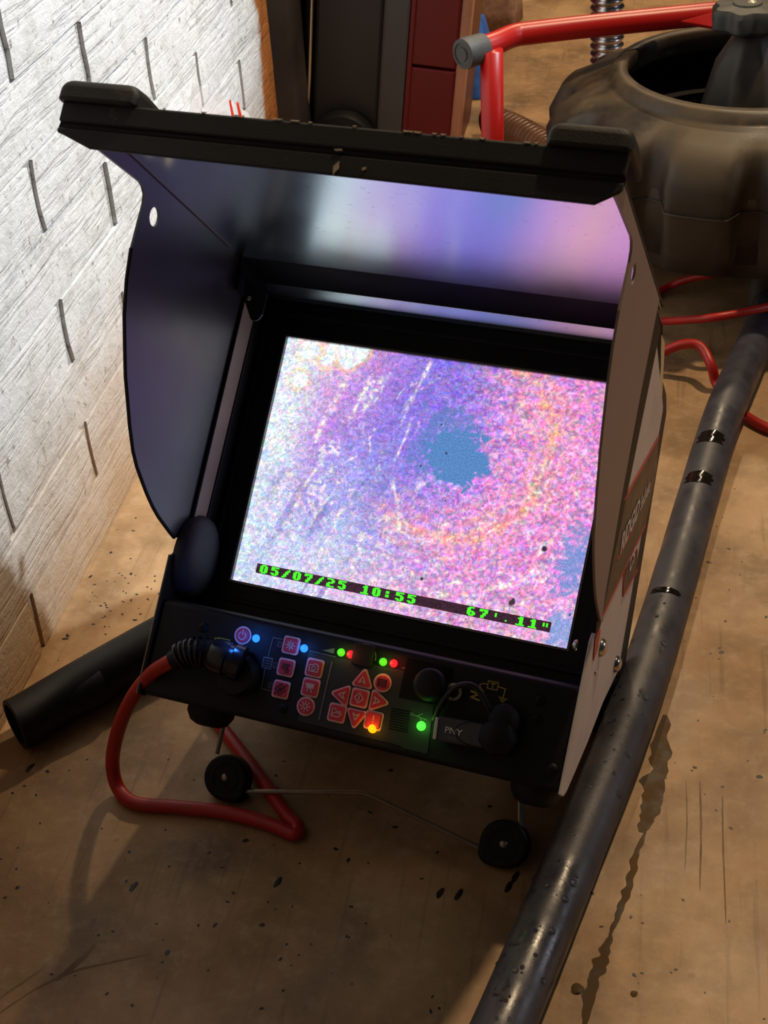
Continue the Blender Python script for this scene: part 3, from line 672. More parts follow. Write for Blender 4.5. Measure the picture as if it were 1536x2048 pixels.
def pad(x0, x1):
    bm = bmesh.new(); sec = [(-0.0392, ZL + 0.0045), (-0.0475, ZL + 0.0040), (-0.0500, ZL + 0.0015), (-0.0510, ZL - 0.010), (-0.0500, ZL - 0.026), (-0.0455, ZL - 0.032), (-0.0392, ZL - 0.032)]
    N = 5; rings = []
    for k, (x, s_) in enumerate(((x0, .72), (x0 + 0.0025, .95), (x0 + 0.006, 1), (x1 - 0.006, 1), (x1 - 0.0025, .95), (x1, .72))):
        rings.append([bm.verts.new(V(x, -0.0392 + (y + 0.0392) * s_, ZL - 0.014 + (z - ZL + 0.014) * (0.6 + .4 * s_))) for y, z in sec])
    for a, b in zip(rings, rings[1:]):
        for i in range(len(a)): bm.faces.new((a[i], a[(i + 1) % len(a)], b[(i + 1) % len(a)], b[i]))
    bm.faces.new(rings[0]); bm.faces.new(rings[-1][::-1])
    return bm_obj('corner_pad', bm, m_black('dusty black rubber pad', (30, 27, 22), 0.6, 0.5, 0.35, 0.15), mon, bevel=0.0015, seg=2)
pad(-0.0325, 0.0090); pad(0.2040, 0.2405)
# hinge strip, bolts, bracket
bm = bmesh.new(); prism(bm, [V(XL + 0.002, y, z) for y, z in ((-0.0294, 0.0129), (-0.0335, 0.0500), (-0.0340, 0.0560), (-0.0352, 0.0560), (-0.0345, 0.0129))], (XR - XL - 0.004, 0, 0)); bm_obj('hinge_strip', bm, MAT['hinge'], mon, smooth=False, bevel=0.0005, seg=1)
for px in ((488, 528), (536, 538), (1216, 630)):
    q = unp(px, 1, -0.0342); dome(mon, V(q[0], -0.0342, q[2]), (0, -1, 0), 0.0050, 0.0032, MAT['bezel'], 'hinge_bolt', 'domed black bolt head')
bp = [unp(p, 2, 0.046) for p in ((492, 552), (537, 590), (527, 630), (520, 640), (511, 644), (503, 640), (490, 600))]
bm = bmesh.new(); prism(bm, [V(q[0], q[1], 0.046) for q in bp], (0, 0, 0.002))
br = bm_obj('hinge_bracket', bm, MAT['case'], mon, smooth=False, bevel=0.0006); tag(br, 'small black bracket tab at the top left of the recess')
q = unp((498, 597), 2, 0.048); dome(br, V(q[0], q[1], 0.048), (0, 0, 1), 0.0018, 0.0015, MAT['steel'], 'rivet')

for x in (XL + 0.002, XR - 0.0036):
    bm = bmesh.new(); prism(bm, [V(x, y, z) for y, z in ((-0.0345, 0.054), (-0.0345, 0.012), (-0.022, -0.002), (-0.012, 0.010), (-0.013, 0.050))], (0.0015, 0, 0)); bm_obj('hinge_light_block', bm, MAT['hinge'], mon, smooth=False)  # added to block lamp light leaking in through the hinge gap
bm = bmesh.new(); sweep(bm, [V(XL - 0.0002, 0.150, 0.0500), V(XL - 0.0002, 0.2325, 0.0500)], 0.0005, 5)
tag(bm_obj('worn_edge', bm, simple('worn tan edge', (150, 134, 112), 0.5, 0.3, 0.2, 90), mon), 'thin worn line down the left front edge')
# console details
def cp(px): q = unp(px, 2, ZC); return np.array([q[0], q[1]])
def shape(kind, c, r, rot=0.0):
    if kind == 'circle': return [(c[0] + r * math.cos(a), c[1] + r * math.sin(a)) for a in [2 * PI * k / 28 for k in range(28)]]
    if kind == 'square':
        pts = []; rc = r * 0.3
        for sx, sy, a0 in ((1, 1, 0), (-1, 1, PI / 2), (-1, -1, PI), (1, -1, 1.5 * PI)):
            for k in range(5):
                a = a0 + k * PI / 8; pts.append((c[0] + sx * (r - rc) + rc * math.cos(a), c[1] + sy * (r - rc) + rc * math.sin(a)))
        return pts
    if kind == 'tri':
        pts = []; rc = r * 0.24; Rr = r * 1.22 - 2 * rc * 0.6
        for j in range(3):
            a0 = rot + j * 2 * PI / 3; px_, py_ = c[0] + Rr * math.cos(a0), c[1] + Rr * math.sin(a0)
            for k in range(5):
                a = a0 - PI / 3 + k * (2 * PI / 3) / 4; pts.append((px_ + rc * math.cos(a), py_ + rc * math.sin(a)))
        return pts
def plate(name, pts, z0, z1, mat, parent, bev=0.0): 
    bm = bmesh.new(); prism(bm, [V(x, y, z0) for x, y in pts], (0, 0, z1 - z0)); return bm_obj(name, bm, mat, parent, smooth=False, bevel=bev, seg=2)
def strokes(name, segs, wd, z, mat, parent, th=0.0003):
    """line drawing: list of ((x,y),(x,y))"""
    bm = bmesh.new()
    for a, b in segs:
        a = np.array(a); b = np.array(b); d_ = b - a; L = np.hypot(*d_); 
        if L < 1e-7: continue
        n_ = np.array([-d_[1], d_[0]]) / L * wd / 2; e = d_ / L * wd * 0.35
        prism(bm, [V(*(p), z) for p in (a + n_ - e, b + n_ + e, b - n_ + e, a - n_ - e)], (0, 0, th))
    return bm_obj(name, bm, mat, parent, smooth=False)
def poly(pts, closed=True): return list(zip(pts, pts[1:] + (pts[:1] if closed else [])))[:(len(pts) if closed else len(pts) - 1)]
kp = plate('keypad_overlay', [tuple(cp(p)) for p in ((618, 1305), (826, 1345), (822, 1390), (869, 1402), (855, 1508), (808, 1497), (800, 1491), (596, 1442))], ZC - 0.0002, ZC + 0.0005, MAT['keypad'], con)
tag(kp, 'grey membrane overlay under the red keys')
K = ZC + 0.0005
def key(kind, px, r, sym, rot=0.0, label=None, col='button'):
    c = cp(px); bt = plate('button', shape(kind, c, r * 0.80, rot), K + 0.0001, K + 0.0013, MAT[col], con, 0.0003)
    plate('button_outline', shape(kind, c, r, rot), K - 0.0006, K + 0.0004, MAT['outline'], bt)
    S = lambda x, y: (c[0] + x * r, c[1] + y * r); z = K + 0.0013; wd = 0.00055; segs = []
    if sym == 'power':
        segs = [(S(0, -.55), S(0, -.1))] + poly([S(.42 * math.sin(a), -.42 * math.cos(a) + .05) for a in [0.6 + k * (2 * PI - 1.2) / 12 for k in range(13)]], False)
    elif sym in ('up', 'left', 'right', 'down'):
        a = {'right': 0, 'down': PI / 2, 'left': PI, 'up': -PI / 2}[sym]; ca_, sa = math.cos(a), math.sin(a)
        T = lambda x, y: S(x * ca_ - y * sa, x * sa + y * ca_)
        segs = poly([T(-.3, -.36), T(.36, 0), T(-.3, .36), T(-.08, 0)], True)
    elif sym == 'diamond': segs = poly([S(0, -.55), S(.5, 0), S(0, .55), S(-.5, 0)]) + [(S(0, -.25), S(0, .25))]
    elif sym == 'folder': segs = poly([S(-.5, .4), S(-.5, -.4), S(-.2, -.4), S(-.05, -.2), S(.4, -.2), S(.4, -.02)], False) + poly([S(-.5, .4), S(-.25, -.02), S(.55, -.02), S(.3, .4)])
    elif sym == 'list': segs = [(S(-.45, y), S(.45, y)) for y in (-.36, -.12, .12, .36)] + [(S(-.45, -.36), S(-.45, .36)), (S(.45, -.36), S(.45, .36))]
    elif sym == 'star': segs = [(S(.18 * math.cos(a), .18 * math.sin(a)), S(.55 * math.cos(a), .55 * math.sin(a))) for a in [k * PI / 4 for k in range(8)]]
    elif sym == 'sun': segs = [(S(.26 * math.cos(a), .26 * math.sin(a)), S(.5 * math.cos(a), .5 * math.sin(a))) for a in [k * PI / 4 for k in range(8)]] + poly([S(.15 * math.cos(a), .15 * math.sin(a)) for a in [k * PI / 4 for k in range(8)]])
    elif sym == 'camera': segs = poly([S(-.5, -.28), S(-.1, -.28), S(0, -.42), S(.3, -.42), S(.35, -.28), S(.5, -.28), S(.5, .4), S(-.5, .4)]) + poly([S(.22 * math.cos(a), .06 + .22 * math.sin(a)) for a in [k * PI / 4 for k in range(8)]])
    elif sym == 'video': segs = [(S(-.4, y), S(.4, y)) for y in (-.36, -.26, -.16, -.06, .04)] + [(S(-.1, .1), S(-.3, .5)), (S(.1, .1), S(.3, .5)), (S(-.55, -.3), S(-.4, -.2))]
    elif sym == 'disc': segs = [(S(-.35, y), S(.45, y)) for y in (-.36, -.24)] + poly([S(-.35, -.05), S(.3, -.05), S(.3, .15), S(-.35, .15)]) + poly([S(.25 + .2 * math.cos(a), .35 + .2 * math.sin(a)) for a in [k * PI / 3 for k in range(6)]])
    elif sym == 'cross': segs = poly([S(0, -.62), S(.62, 0), S(0, .62), S(-.62, 0)]) + [(S(-.6, .6), S(.6, -.6))] + poly([S(.2 * math.cos(a), .2 * math.sin(a)) for a in [k * PI / 4 for k in range(8)]])
    elif sym == 'warn': segs = [(S(0, -.55), S(0, -.1)), (S(0, .1), S(0, .16))]
    strokes('button_symbol', segs, wd, z, MAT['darksym' if sym in ('cross', 'list', 'disc') else 'symbol'], bt)
    if label: tag(bt, label)
    return bt
key('circle', (487, 1271), 0.0052, 'power', label='round red power button')
key('square', (583, 1291), 0.0050, 'sun', label='square red brightness button')
key('square', (573, 1335), 0.0050, 'disc', label='square red button with a screen symbol')
key('square', (563, 1379), 0.0050, 'cross', label='square red button with a crossed diamond')
key('square', (630, 1336), 0.0052, 'camera', label='square red photo button')
key('square', (622, 1375), 0.0052, 'video', label='square red video button')
key('circle', (612.5, 1412.6), 0.0054, 'star', label='round red star button')
key('tri', (727, 1361), 0.0056, 'up', -PI / 2, 'red up arrow button'); key('circle', (766, 1366), 0.0052, 'list', label='round red menu button')
key('tri', (686, 1390), 0.0056, 'left', PI, 'red left arrow button'); key('square', (720, 1396), 0.0052, 'diamond', label='square red select button')
key('tri', (755, 1402), 0.0056, 'right', 0, 'red right arrow button'); key('square', (675, 1426), 0.0052, 'folder', label='square red folder button')
key('tri', (713, 1433), 0.0056, 'down', PI / 2, 'red down arrow button'); key('square', (748, 1441), 0.0052, 'warn', label='square red warning button with amber light')
def led(px, mat, r=0.0023, label=None, glow=None):
    c = cp(px); o = dome(con, V(c[0], c[1], K), (0, 0, 1), r, r * 1.0, MAT[mat], 'indicator_light', label)
    if glow:
        l = bpy.data.lights.new('indicator_glow', 'POINT'); l.energy = glow[0]; l.color = glow[1]; l.shadow_soft_size = 0.002
        lo = bpy.data.objects.new('indicator_glow', l); COL.objects.link(lo); lo.parent = o; lo.location = V(c[0] - (0.005 if px[0] == 513 else 0), c[1], K + r + (0.016 if px[0] == 513 else 0.004))
led((513, 1277), 'led_blue', label='lit blue light beside the power button', glow=(0.015, (0.03, 0.2, 1))); led((609, 1297), 'led_blue', label='lit blue light beside the brightness button', glow=(0.003, (0.05, 0.25, 1)))
led((683, 1305), 'led_green', label='left lit green light', glow=(0.0012, (0.3, 1, .1))); led((702, 1309), 'led_red', label='left lit red light', glow=(0.0016, (1, .05, .05)))
led((767, 1324), 'led_green', label='right lit green light', glow=(0.0012, (0.3, 1, .1))); led((788, 1327), 'led_red', label='right lit red light', glow=(0.002, (1, .05, .05)))
led((746, 1457), 'led_yellow', 0.0026, 'lit amber light on the warning button', glow=(0.002, (1, .45, .02))); led((843, 1452), 'led_green2', 0.0026, 'lit green light left of the memory stick', glow=(0.003, (0.15, 1, .1)))
# rocker between the lights
c = cp((728, 1311)); rk = plate('rocker_switch', shape('square', c, 0.0062), ZC, ZC + 0.003, MAT['rubber'], con, 0.0008)
strokes('switch_arch', poly([(c[0] + 0.0072 * math.cos(a), c[1] + 0.0005 + 0.0070 * math.sin(a)) for a in [-1.9 + k * 2.0 / 8 for k in range(9)]], False), 0.0006, ZC + 0.0004, MAT['greyink'], rk)
# printed lines and symbols
def pxs(pairs): return [(tuple(cp(a)), tuple(cp(b))) for a, b in pairs]
strokes('printed_line', pxs([((665, 1324), (639, 1439))]), 0.0006, K + 0.0001, MAT['greyink'], con)
strokes('printed_bracket', pxs([((547, 1275), (566, 1279)), ((547, 1275), (536, 1316)), ((531, 1337), (523, 1377)), ((523, 1377), (544, 1382)), ((620, 1302), (672, 1314))]), 0.0004, ZC + 0.0001, MAT['greyink'], con)
c = cp((535, 1326)); strokes('printed_symbol', [((c[0] - .0028, c[1] + dy), (c[0] + .0028, c[1] + dy)) for dy in (-.0026, -.0012, 0.0002, .0016, .0028)] + poly([(c[0] - .0028, c[1] - .003), (c[0] + .0028, c[1] - .003), (c[0] + .0028, c[1] + .003), (c[0] - .0028, c[1] + .003)]), 0.0004, ZC + 0.0001, MAT['greyink'], con)
for px in ((560, 1289), (551, 1331), (542, 1371)):
    c = cp(px); strokes('printed_symbol', poly([(c[0] - .0011, c[1] - .0014), (c[0] + .0011, c[1] - .0014), (c[0] + .0011, c[1] + .0014), (c[0] - .0011, c[1] + .0014)]) + [((c[0] - .0004, c[1]), (c[0] + .0004, c[1]))], 0.0003, ZC + 0.0001, MAT['greyink'], con)
for px, s_ in (((657, 1299), 1), ((815, 1334), 1)):
    c = cp(px); plate('slope_symbol', [(c[0] - .0035, c[1] + .0012), (c[0] + .0035, c[1] - .0014), (c[0] + .0035, c[1] + .0016)], ZC, ZC + .0003, MAT['greyink'], con)
c = cp((446, 1283)); strokes('yellow_socket_symbol', poly([(c[0] - .003, c[1] - .0016), (c[0] + .004, c[1] - .0016), (c[0] + .004, c[1] + .0016), (c[0] - .003, c[1] + .0016)]) + poly([(c[0] - .005, c[1] - .0012), (c[0] - .0034, c[1] - .0012), (c[0] - .0034, c[1] + .0012), (c[0] - .005, c[1] + .0012)]) + [((c[0], c[1] - .0006), (c[0] + .0006, c[1] + .0006)), ((c[0] + .0012, c[1] - .0006), (c[0] + .0006, c[1] + .0006))], 0.00045, ZC + 0.0001, MAT['yellow'], con)
c = cp((891, 1349)); strokes('yellow_v_symbol', poly([(c[0] - .002, c[1] - .002), (c[0] + .002, c[1] - .002), (c[0] + .002, c[1] + .002), (c[0] - .002, c[1] + .002)]) + [((c[0] - .001, c[1] - .001), (c[0], c[1] + .001)), ((c[0], c[1] + .001), (c[0] + .001, c[1] - .001)), ((c[0], c[1] + .0026), (c[0], c[1] + .0052)), ((c[0] - .0012, c[1] + .004), (c[0] + .0012, c[1] + .004))], 0.0005, ZC + 0.0001, MAT['yellow'], con)
c = cp((986, 1371)); e_ = 0.0028
strokes('yellow_earth_symbol', poly([(c[0] - e_, c[1] - .002), (c[0] + e_, c[1] - .002), (c[0] + e_, c[1] + .002), (c[0] - e_, c[1] + .002)]) + [((c[0] - .0013, c[1] - .001), (c[0] + .0013, c[1] - .001)), ((c[0], c[1] - .001), (c[0], c[1] + .0012)),
        ((c[0] + e_, c[1]), (c[0] + .0072, c[1] + .0004)), ((c[0] + .0072, c[1] + .0004), (c[0] + .0068, c[1] + .0052)), ((c[0] + .0045, c[1] + .0054), (c[0] + .0092, c[1] + .0056)), ((c[0] + .0055, c[1] + .0064), (c[0] + .0082, c[1] + .0065)), ((c[0] + .0062, c[1] + .0074), (c[0] + .0074, c[1] + .0074))]
        + poly([(c[0] - e_, c[1]), (c[0] - .0055, c[1]), (c[0] - .0072, c[1] + .0012), (c[0] - .0064, c[1] + .0028), (c[0] - .0045, c[1] + .0042), (c[0] - .0040, c[1] + .0060), (c[0] - .0048, c[1] + .0074)], False), 0.0005, ZC + 0.0001, MAT['yellow'], con)
c = cp((950, 1392)); strokes('yellow_bolt_symbol', [((c[0] - .0026, c[1] - .0022), (c[0] + .0022, c[1] - .0014)), ((c[0] + .0022, c[1] - .0014), (c[0] - .002, c[1] + .001)), ((c[0] - .002, c[1] + .001), (c[0] + .0028, c[1] + .0018))], 0.0009, ZC + 0.0001, MAT['yellow'], con)
c = cp((839, 1434)); strokes('usb_symbol', [((c[0] - .0038, c[1] - .0006), (c[0] + .0044, c[1] + .0006)), ((c[0] - .001, c[1] - .0004), (c[0] + .0016, c[1] - .0022)), ((c[0] + .0004, c[1]), (c[0] + .0024, c[1] + .0022))] + poly([(c[0] - .0044 + .0008 * math.cos(a), c[1] - .0006 + .0008 * math.sin(a)) for a in [k * PI / 3 for k in range(6)]]), 0.00045, K + 0.0001, MAT['greyink'], con)
c1, c2 = cp((784.5, 1417)), cp((821, 1424)); c3 = cp((779, 1457))
for k in range(9):
    t_ = k / 8; a = c1 + (c3 - c1) * t_; b = a + (c2 - c1)
    strokes('speaker_slot', [(tuple(a), tuple(b))], 0.0007, K + 0.0000, MAT['hinge'], con, 0.0002)
def screw(px, r=0.0032):
    c = cp(px); o = dome(con, V(c[0], c[1], ZC), (0, 0, 1), r, 0.0018, MAT['rubber'], 'screw', None)
    strokes('screw_slot', [((c[0] - r * .4, c[1]), (c[0] + r * .4, c[1])), ((c[0], c[1] - r * .4), (c[0], c[1] + r * .4))], 0.0007, ZC + 0.0016, MAT['hinge'], o)
for px in ((407, 1255), (400, 1290), (1081, 1401), (1074, 1439), (1105, 1538)): screw(px)
screw((567, 1417), 0.0028)
o = dome(mon, V(XR - 0.0022, *unp((1153, 1291), 0, XR - 0.0022)[1:]), (-1, 0, 0), 0.0030, 0.002, MAT['steel'], 'rivet', 'small steel rivet inside the right wall')
# sockets with rubber covers
c = cp((862, 1370)); so = plate('socket_plate', [(c[0] - .0165, c[1] - .0115), (c[0] + .0100, c[1] - .0115), (c[0] + .0100, c[1] + .0105), (c[0] - .0165, c[1] + .0105)], ZC - 0.0002, ZC + 0.0008, MAT['hinge'], con, 0.0004)
cyl('socket_cover', V(c[0] + .001, c[1], ZC), (0, 0, 1), 0.0090, 0.010, MAT['rubber'], con, bev=0.3, label='round black rubber socket cover')
c = cp((909, 1384)); bm = bmesh.new(); lathe(bm, [(0.0048, 0), (0.0048, 0.003), (0.0032, 0.003), (0.0032, 0)], V(c[0], c[1], ZC), (0, 0, 1), 24); tag(bm_obj('socket_ring', bm, MAT['wire'], con), 'small metal ring socket')
def cp3(px, z): q = unp(px, 2, z); return V(q[0], q[1], z)
bm = bmesh.new(); sweep(bm, smoothpath([cp3((868, 1440), 0.052), cp3((886, 1402), 0.057), cp3((912, 1374), 0.060), (cp3((942, 1370), 0.060)), cp3((962, 1388), 0.058), cp3((978, 1420), 0.056), cp3((1000, 1455), 0.054)], 6), 0.0016, 8)
tag(bm_obj('cover_strap', bm, MAT['strap'], con), 'thin black strap looping over the memory stick')
c = cp((1000, 1474)); bm = bmesh.new(); lathe(bm, [(0, 0), (0.0100, 0), (0.0108, 0.003), (0.0100, 0.011), (0.006, 0.014), (0, 0.0145)], V(c[0], c[1], ZC), (0, 0, 1), 7); tag(bm_obj('stick_socket', bm, MAT['rubber'], con, bevel=0.001), 'lumpy black rubber socket holding the memory stick')
c = cp((1012, 1440)); bm = bmesh.new(); lathe(bm, [(0, 0), (0.0085, 0), (0.0085, 0.008), (0.005, 0.011), (0, 0.0115)], V(c[0], c[1], ZC), (0, 0, 1), 20); bm_obj('socket_cover', bm, MAT['rubber'], con, bevel=0.0008)
c = cp((1008, 1492)); text_obj('printed_lettering', 'C2', MAT['greyink'], con, frame_mat(V(c[0] - .003, c[1] + .002, ZC + .0003), Vector((.0045, 0, 0)), Vector((0, .0055, 0))), bold=.02)
# bail stand
bt = dict(L=(0.0265, 0.2720), R=(0.2000, 0.2720))
def zfoot(y): return -0.0105
bail = None
def dvv(px, z): q = unp(px, 2, z); return V(q[0], q[1], z)
bm = bmesh.new(); pl = [dvv((455, 1418), -0.0095), dvv((447, 1452), -0.0095), dvv((434, 1508), -0.0095)]
sweep(bm, pl, 0.0014, 8); top = V(unp((455, 1418), 2, -0.0095)[0], 0.205, -0.0095); sweep(bm, [top, pl[0]], 0.0014, 8)
pr_ = [dvv((1040, 1595), -0.0095), dvv((1040, 1655), -0.0095)]; sweep(bm, [V(unp((1040, 1595), 2, -0.0095)[0] + .001, 0.205, -0.0095)] + pr_, 0.0014, 8)
pr2 = [dvv((1047, 1597), -0.013), dvv((1046, 1655), -0.013)]; sweep(bm, [V(unp((1047, 1597), 2, -0.013)[0] + .001, 0.200, -0.013)] + pr2, 0.0012, 8)
cr = [dvv((488, 1583), -0.0085), dvv((722, 1585), -0.0085), dvv((742, 1590), -0.0085), dvv((962, 1697), -0.0085)]
sweep(bm, cr, 0.0014, 8)
bail = bm_obj('bail_stand', bm, MAT['wire'], mon); tag(bail, 'bent steel wire stand under the console')
def teardrop(px, z, flip):
    c = unp(px, 2, z); r = 0.0142; pts = []
    for k in range(30):
        a = 2 * PI * k / 30; rr = r
        ca_ = math.atan2(0.75, flip * 0.75); d_ = math.atan2(math.sin(a - ca_), math.cos(a - ca_))
        if abs(d_) < 0.6: rr = r * (1 + 0.22 * (1 - abs(d_) / 0.6))
        pts.append((c[0] + rr * math.cos(a), c[1] + rr * math.sin(a) * 0.97))
    bm = bmesh.new(); prism(bm, [V(x, y, z - 0.010) for x, y in pts], (0, 0, 0.012))
    o = bm_obj('rubber_wheel', bm, MAT['rubber'], bail, smooth=False, bevel=0.0022, seg=3); tag(o, 'round black rubber foot of the wire stand')
    dome(bail, V(c[0], c[1], z + 0.002), (0, 0, 1), 0.0025, 0.0012, MAT['wire'], 'rivet')
    bm = bmesh.new(); lathe(bm, [(0.0075, 0), (0.0078, 0.0006), (0.0086, 0.0006), (0.0089, 0)], V(c[0], c[1], z + 0.002), (0, 0, 1), 24); bm_obj('moulded_ring', bm, MAT['rubber'], bail)
teardrop((452, 1555), -0.006, 1); teardrop((1008, 1688), -0.006, -1)

# ================================================================ MEMORY STICK
def free_on_device(name, label, cat, px, z):
    q = unp(px, 2, z); m = MD.copy(); p = dev(q[0], q[1], z)
    for i in range(3): m[i][3] = p[i]
    o = empty(name, None, label, cat, m); return o, q
st, q0 = free_on_device('memory_stick', 'small dark grey memory stick plugged into the lower right of the console', 'memory stick', (878, 1455), 0.0495)
def L2(x, y, z): return Vector((x - q0[0], -(y - q0[1]), z - 0.0495))
a, b, c_, d_ = [unp(p, 2, 0.0495) for p in ((883, 1432), (1000, 1452), (992, 1500), (876, 1482))]
bm = bmesh.new(); prism(bm, [L2(a[0], a[1], 0.0495), L2(b[0], b[1], 0.0495), L2(c_[0], c_[1], 0.0495), L2(d_[0], d_[1], 0.0495)], (0, 0, 0.0085)); bm_obj('stick_body', bm, MAT['usb'], st, smooth=False, bevel=0.0015, seg=3)
ez = 0.0581
bm = bmesh.new(); prism(bm, [L2(a[0] - .0006, a[1] + .001, 0.050), L2(a[0] + .0009, a[1] + .001, 0.050), L2(d_[0] + .0009, d_[1] - .001, 0.050), L2(d_[0] - .0006, d_[1] - .001, 0.050)], (0, 0, 0.0095)); tag(bm_obj('end_cap', bm, MAT['white'], st, smooth=False, bevel=0.0003), 'white strip for the highlight on the end of the stick')  # highlight on the stick's end cap painted as a white strip
cc = unp((888, 1464), 2, ez); text_obj('stick_lettering', 'PNY', MAT['white'], st, frame_mat(L2(cc[0], cc[1], ez + .0001), Vector((.0052, 0, 0)), Vector((0, .0046, 0))), bold=.01)
cc = unp((896, 1478), 2, ez); text_obj('stick_lettering', '4GB', MAT['greyink'], st, frame_mat(L2(cc[0], cc[1], ez + .0001), Vector((.0026, 0, 0)), Vector((0, .0024, 0))))
cc = unp((955, 1470), 2, ez); ov = [L2(cc[0] + .0125 * math.cos(t_), cc[1] + .0066 * math.sin(t_), ez + .00005) for t_ in [2 * PI * k / 40 for k in range(40)]]
bm = bmesh.new(); sweep(bm, ov[8:34], 0.0003, 5); bm_obj('moulded_oval', bm, MAT['rubber'], st)

# ================================================================ RED CABLES
def cable(name, pts, r, label, mat='redcable', smooth_n=8, seg=14):
    P = smoothpath(pts, smooth_n); root = empty(name, (P[0].x, P[0].y, 0), label, 'cable')
    bm = bmesh.new(); sweep(bm, [p - root.location for p in P], r, seg); bm_obj('jacket', bm, MAT[mat], root, auto=False); return root
def dv(px, z): q = unp(px, 2, z); return dev(q[0], q[1], z)
CR = 0.0043
p0 = dv((352, 1318), 0.062); p1 = dv((335, 1326), 0.060)
pts = [p0, p1, atz((300, 1350), 0.088), atz((262, 1400), 0.070), atz((236, 1462), 0.045), atz((225, 1525), 0.020), atz((236, 1575), CR + 0.002), atz((270, 1606), CR), atz((350, 1614), CR), atz((450, 1625), CR), atz((530, 1645), CR), atz((568, 1660), CR), atz((590, 1668), CR), atz((594, 1652), CR), atz((575, 1632), CR), atz((545, 1590), CR), atz((500, 1528), CR), atz((455, 1470), CR), atz((425, 1430), CR), atz((400, 1380), CR)]
cb = cable('monitor_cable', pts, CR, 'thick red cable plugged into the left of the console and looping over the floor')
def Lc(v): return v - cb.location
# plug: ribbed strain relief and connector body
pa, pb, pc_, pd = dv((345, 1322), 0.061), dv((372, 1308), 0.062), dv((425, 1308), 0.060), dv((487, 1330), 0.056)
path = smoothpath([Lc(pa), Lc(pb), Lc(dv((398, 1303), 0.062)), Lc(pc_)], 6)
bm = bmesh.new(); n_ = len(path); sweep(bm, path, lambda i: 0.0056 + 0.0022 * i / n_, 16); boot = bm_obj('strain_relief', bm, MAT['rubber'], cb)
plugin = simple('glossy black plug', (20, 20, 24), 0.25, 0, 0.1, 80)
for k in range(6):
    p = path[4 + 2 * k]; t_ = (path[5 + 2 * k] - path[3 + 2 * k]).normalized(); bm = bmesh.new()
    lathe(bm, [(0.0074 + 0.0002 * k, -0.0009), (0.0084 + 0.0002 * k, -0.0005), (0.0084 + 0.0002 * k, 0.0005), (0.0074 + 0.0002 * k, 0.0009)], p, t_, 20); bm_obj('relief_rib', bm, plugin, boot)
bm = bmesh.new(); d_ = (pd - pc_); L = d_.length; lathe(bm, [(0, -0.001), (0.0085, -0.001), (0.0098, 0.002), (0.0100, L * .45), (0.0088, L * .5), (0.0088, L * .62), (0.0104, L * .66), (0.0104, L * .95), (0.0085, L), (0, L)], Lc(pc_), d_, 24)
tag(bm_obj('plug_body', bm, plugin, cb), 'glossy black plug with blue reflections')
bm = bmesh.new(); b0 = dv((480, 1350), 0.049); lathe(bm, [(0, 0), (0.0125, 0), (0.0125, 0.006), (0.011, 0.009), (0, 0.009)], Lc(b0), DZ, 24); bm_obj('plug_collar', bm, MAT['rubber'], cb)
cable('reel_cable', [atz((1255, 648), .006), atz((1300, 644), .012), atz((1360, 641), .030), atz((1420, 636), .045), atz((1480, 626), .047), atz((1545, 612), .045), atz((1600, 598), 0.040), atz((1650, 590), 0.02), atz((1720, 590), 0.005)], 0.0036, 'straight red cable crossing over the black hose below the reel')
cable('looped_cable', [atz((1250, 742), .004), atz((1290, 722), .012), atz((1330, 702), .022), atz((1370, 688), .030), atz((1402, 694), .030), atz((1422, 730), .022), atz((1432, 765), .008), atz((1448, 790), .0045), atz((1468, 812), .0045), atz((1500, 838), .0045), atz((1550, 862), .0045), atz((1620, 880), .0045), atz((1720, 860), .0045), atz((1800, 780), .0045), atz((1780, 690), .0045), atz((1700, 640), .02)], 0.0042, 'arched red cable passing under the black hose beside the monitor')
cable('short_cable', [atz((1285, 606), .004), atz((1310, 588), .004), atz((1345, 570), .008), atz((1385, 556), .02), atz((1430, 548), .03)], 0.0036, 'dark red cable in the shadow just under the reel drum')

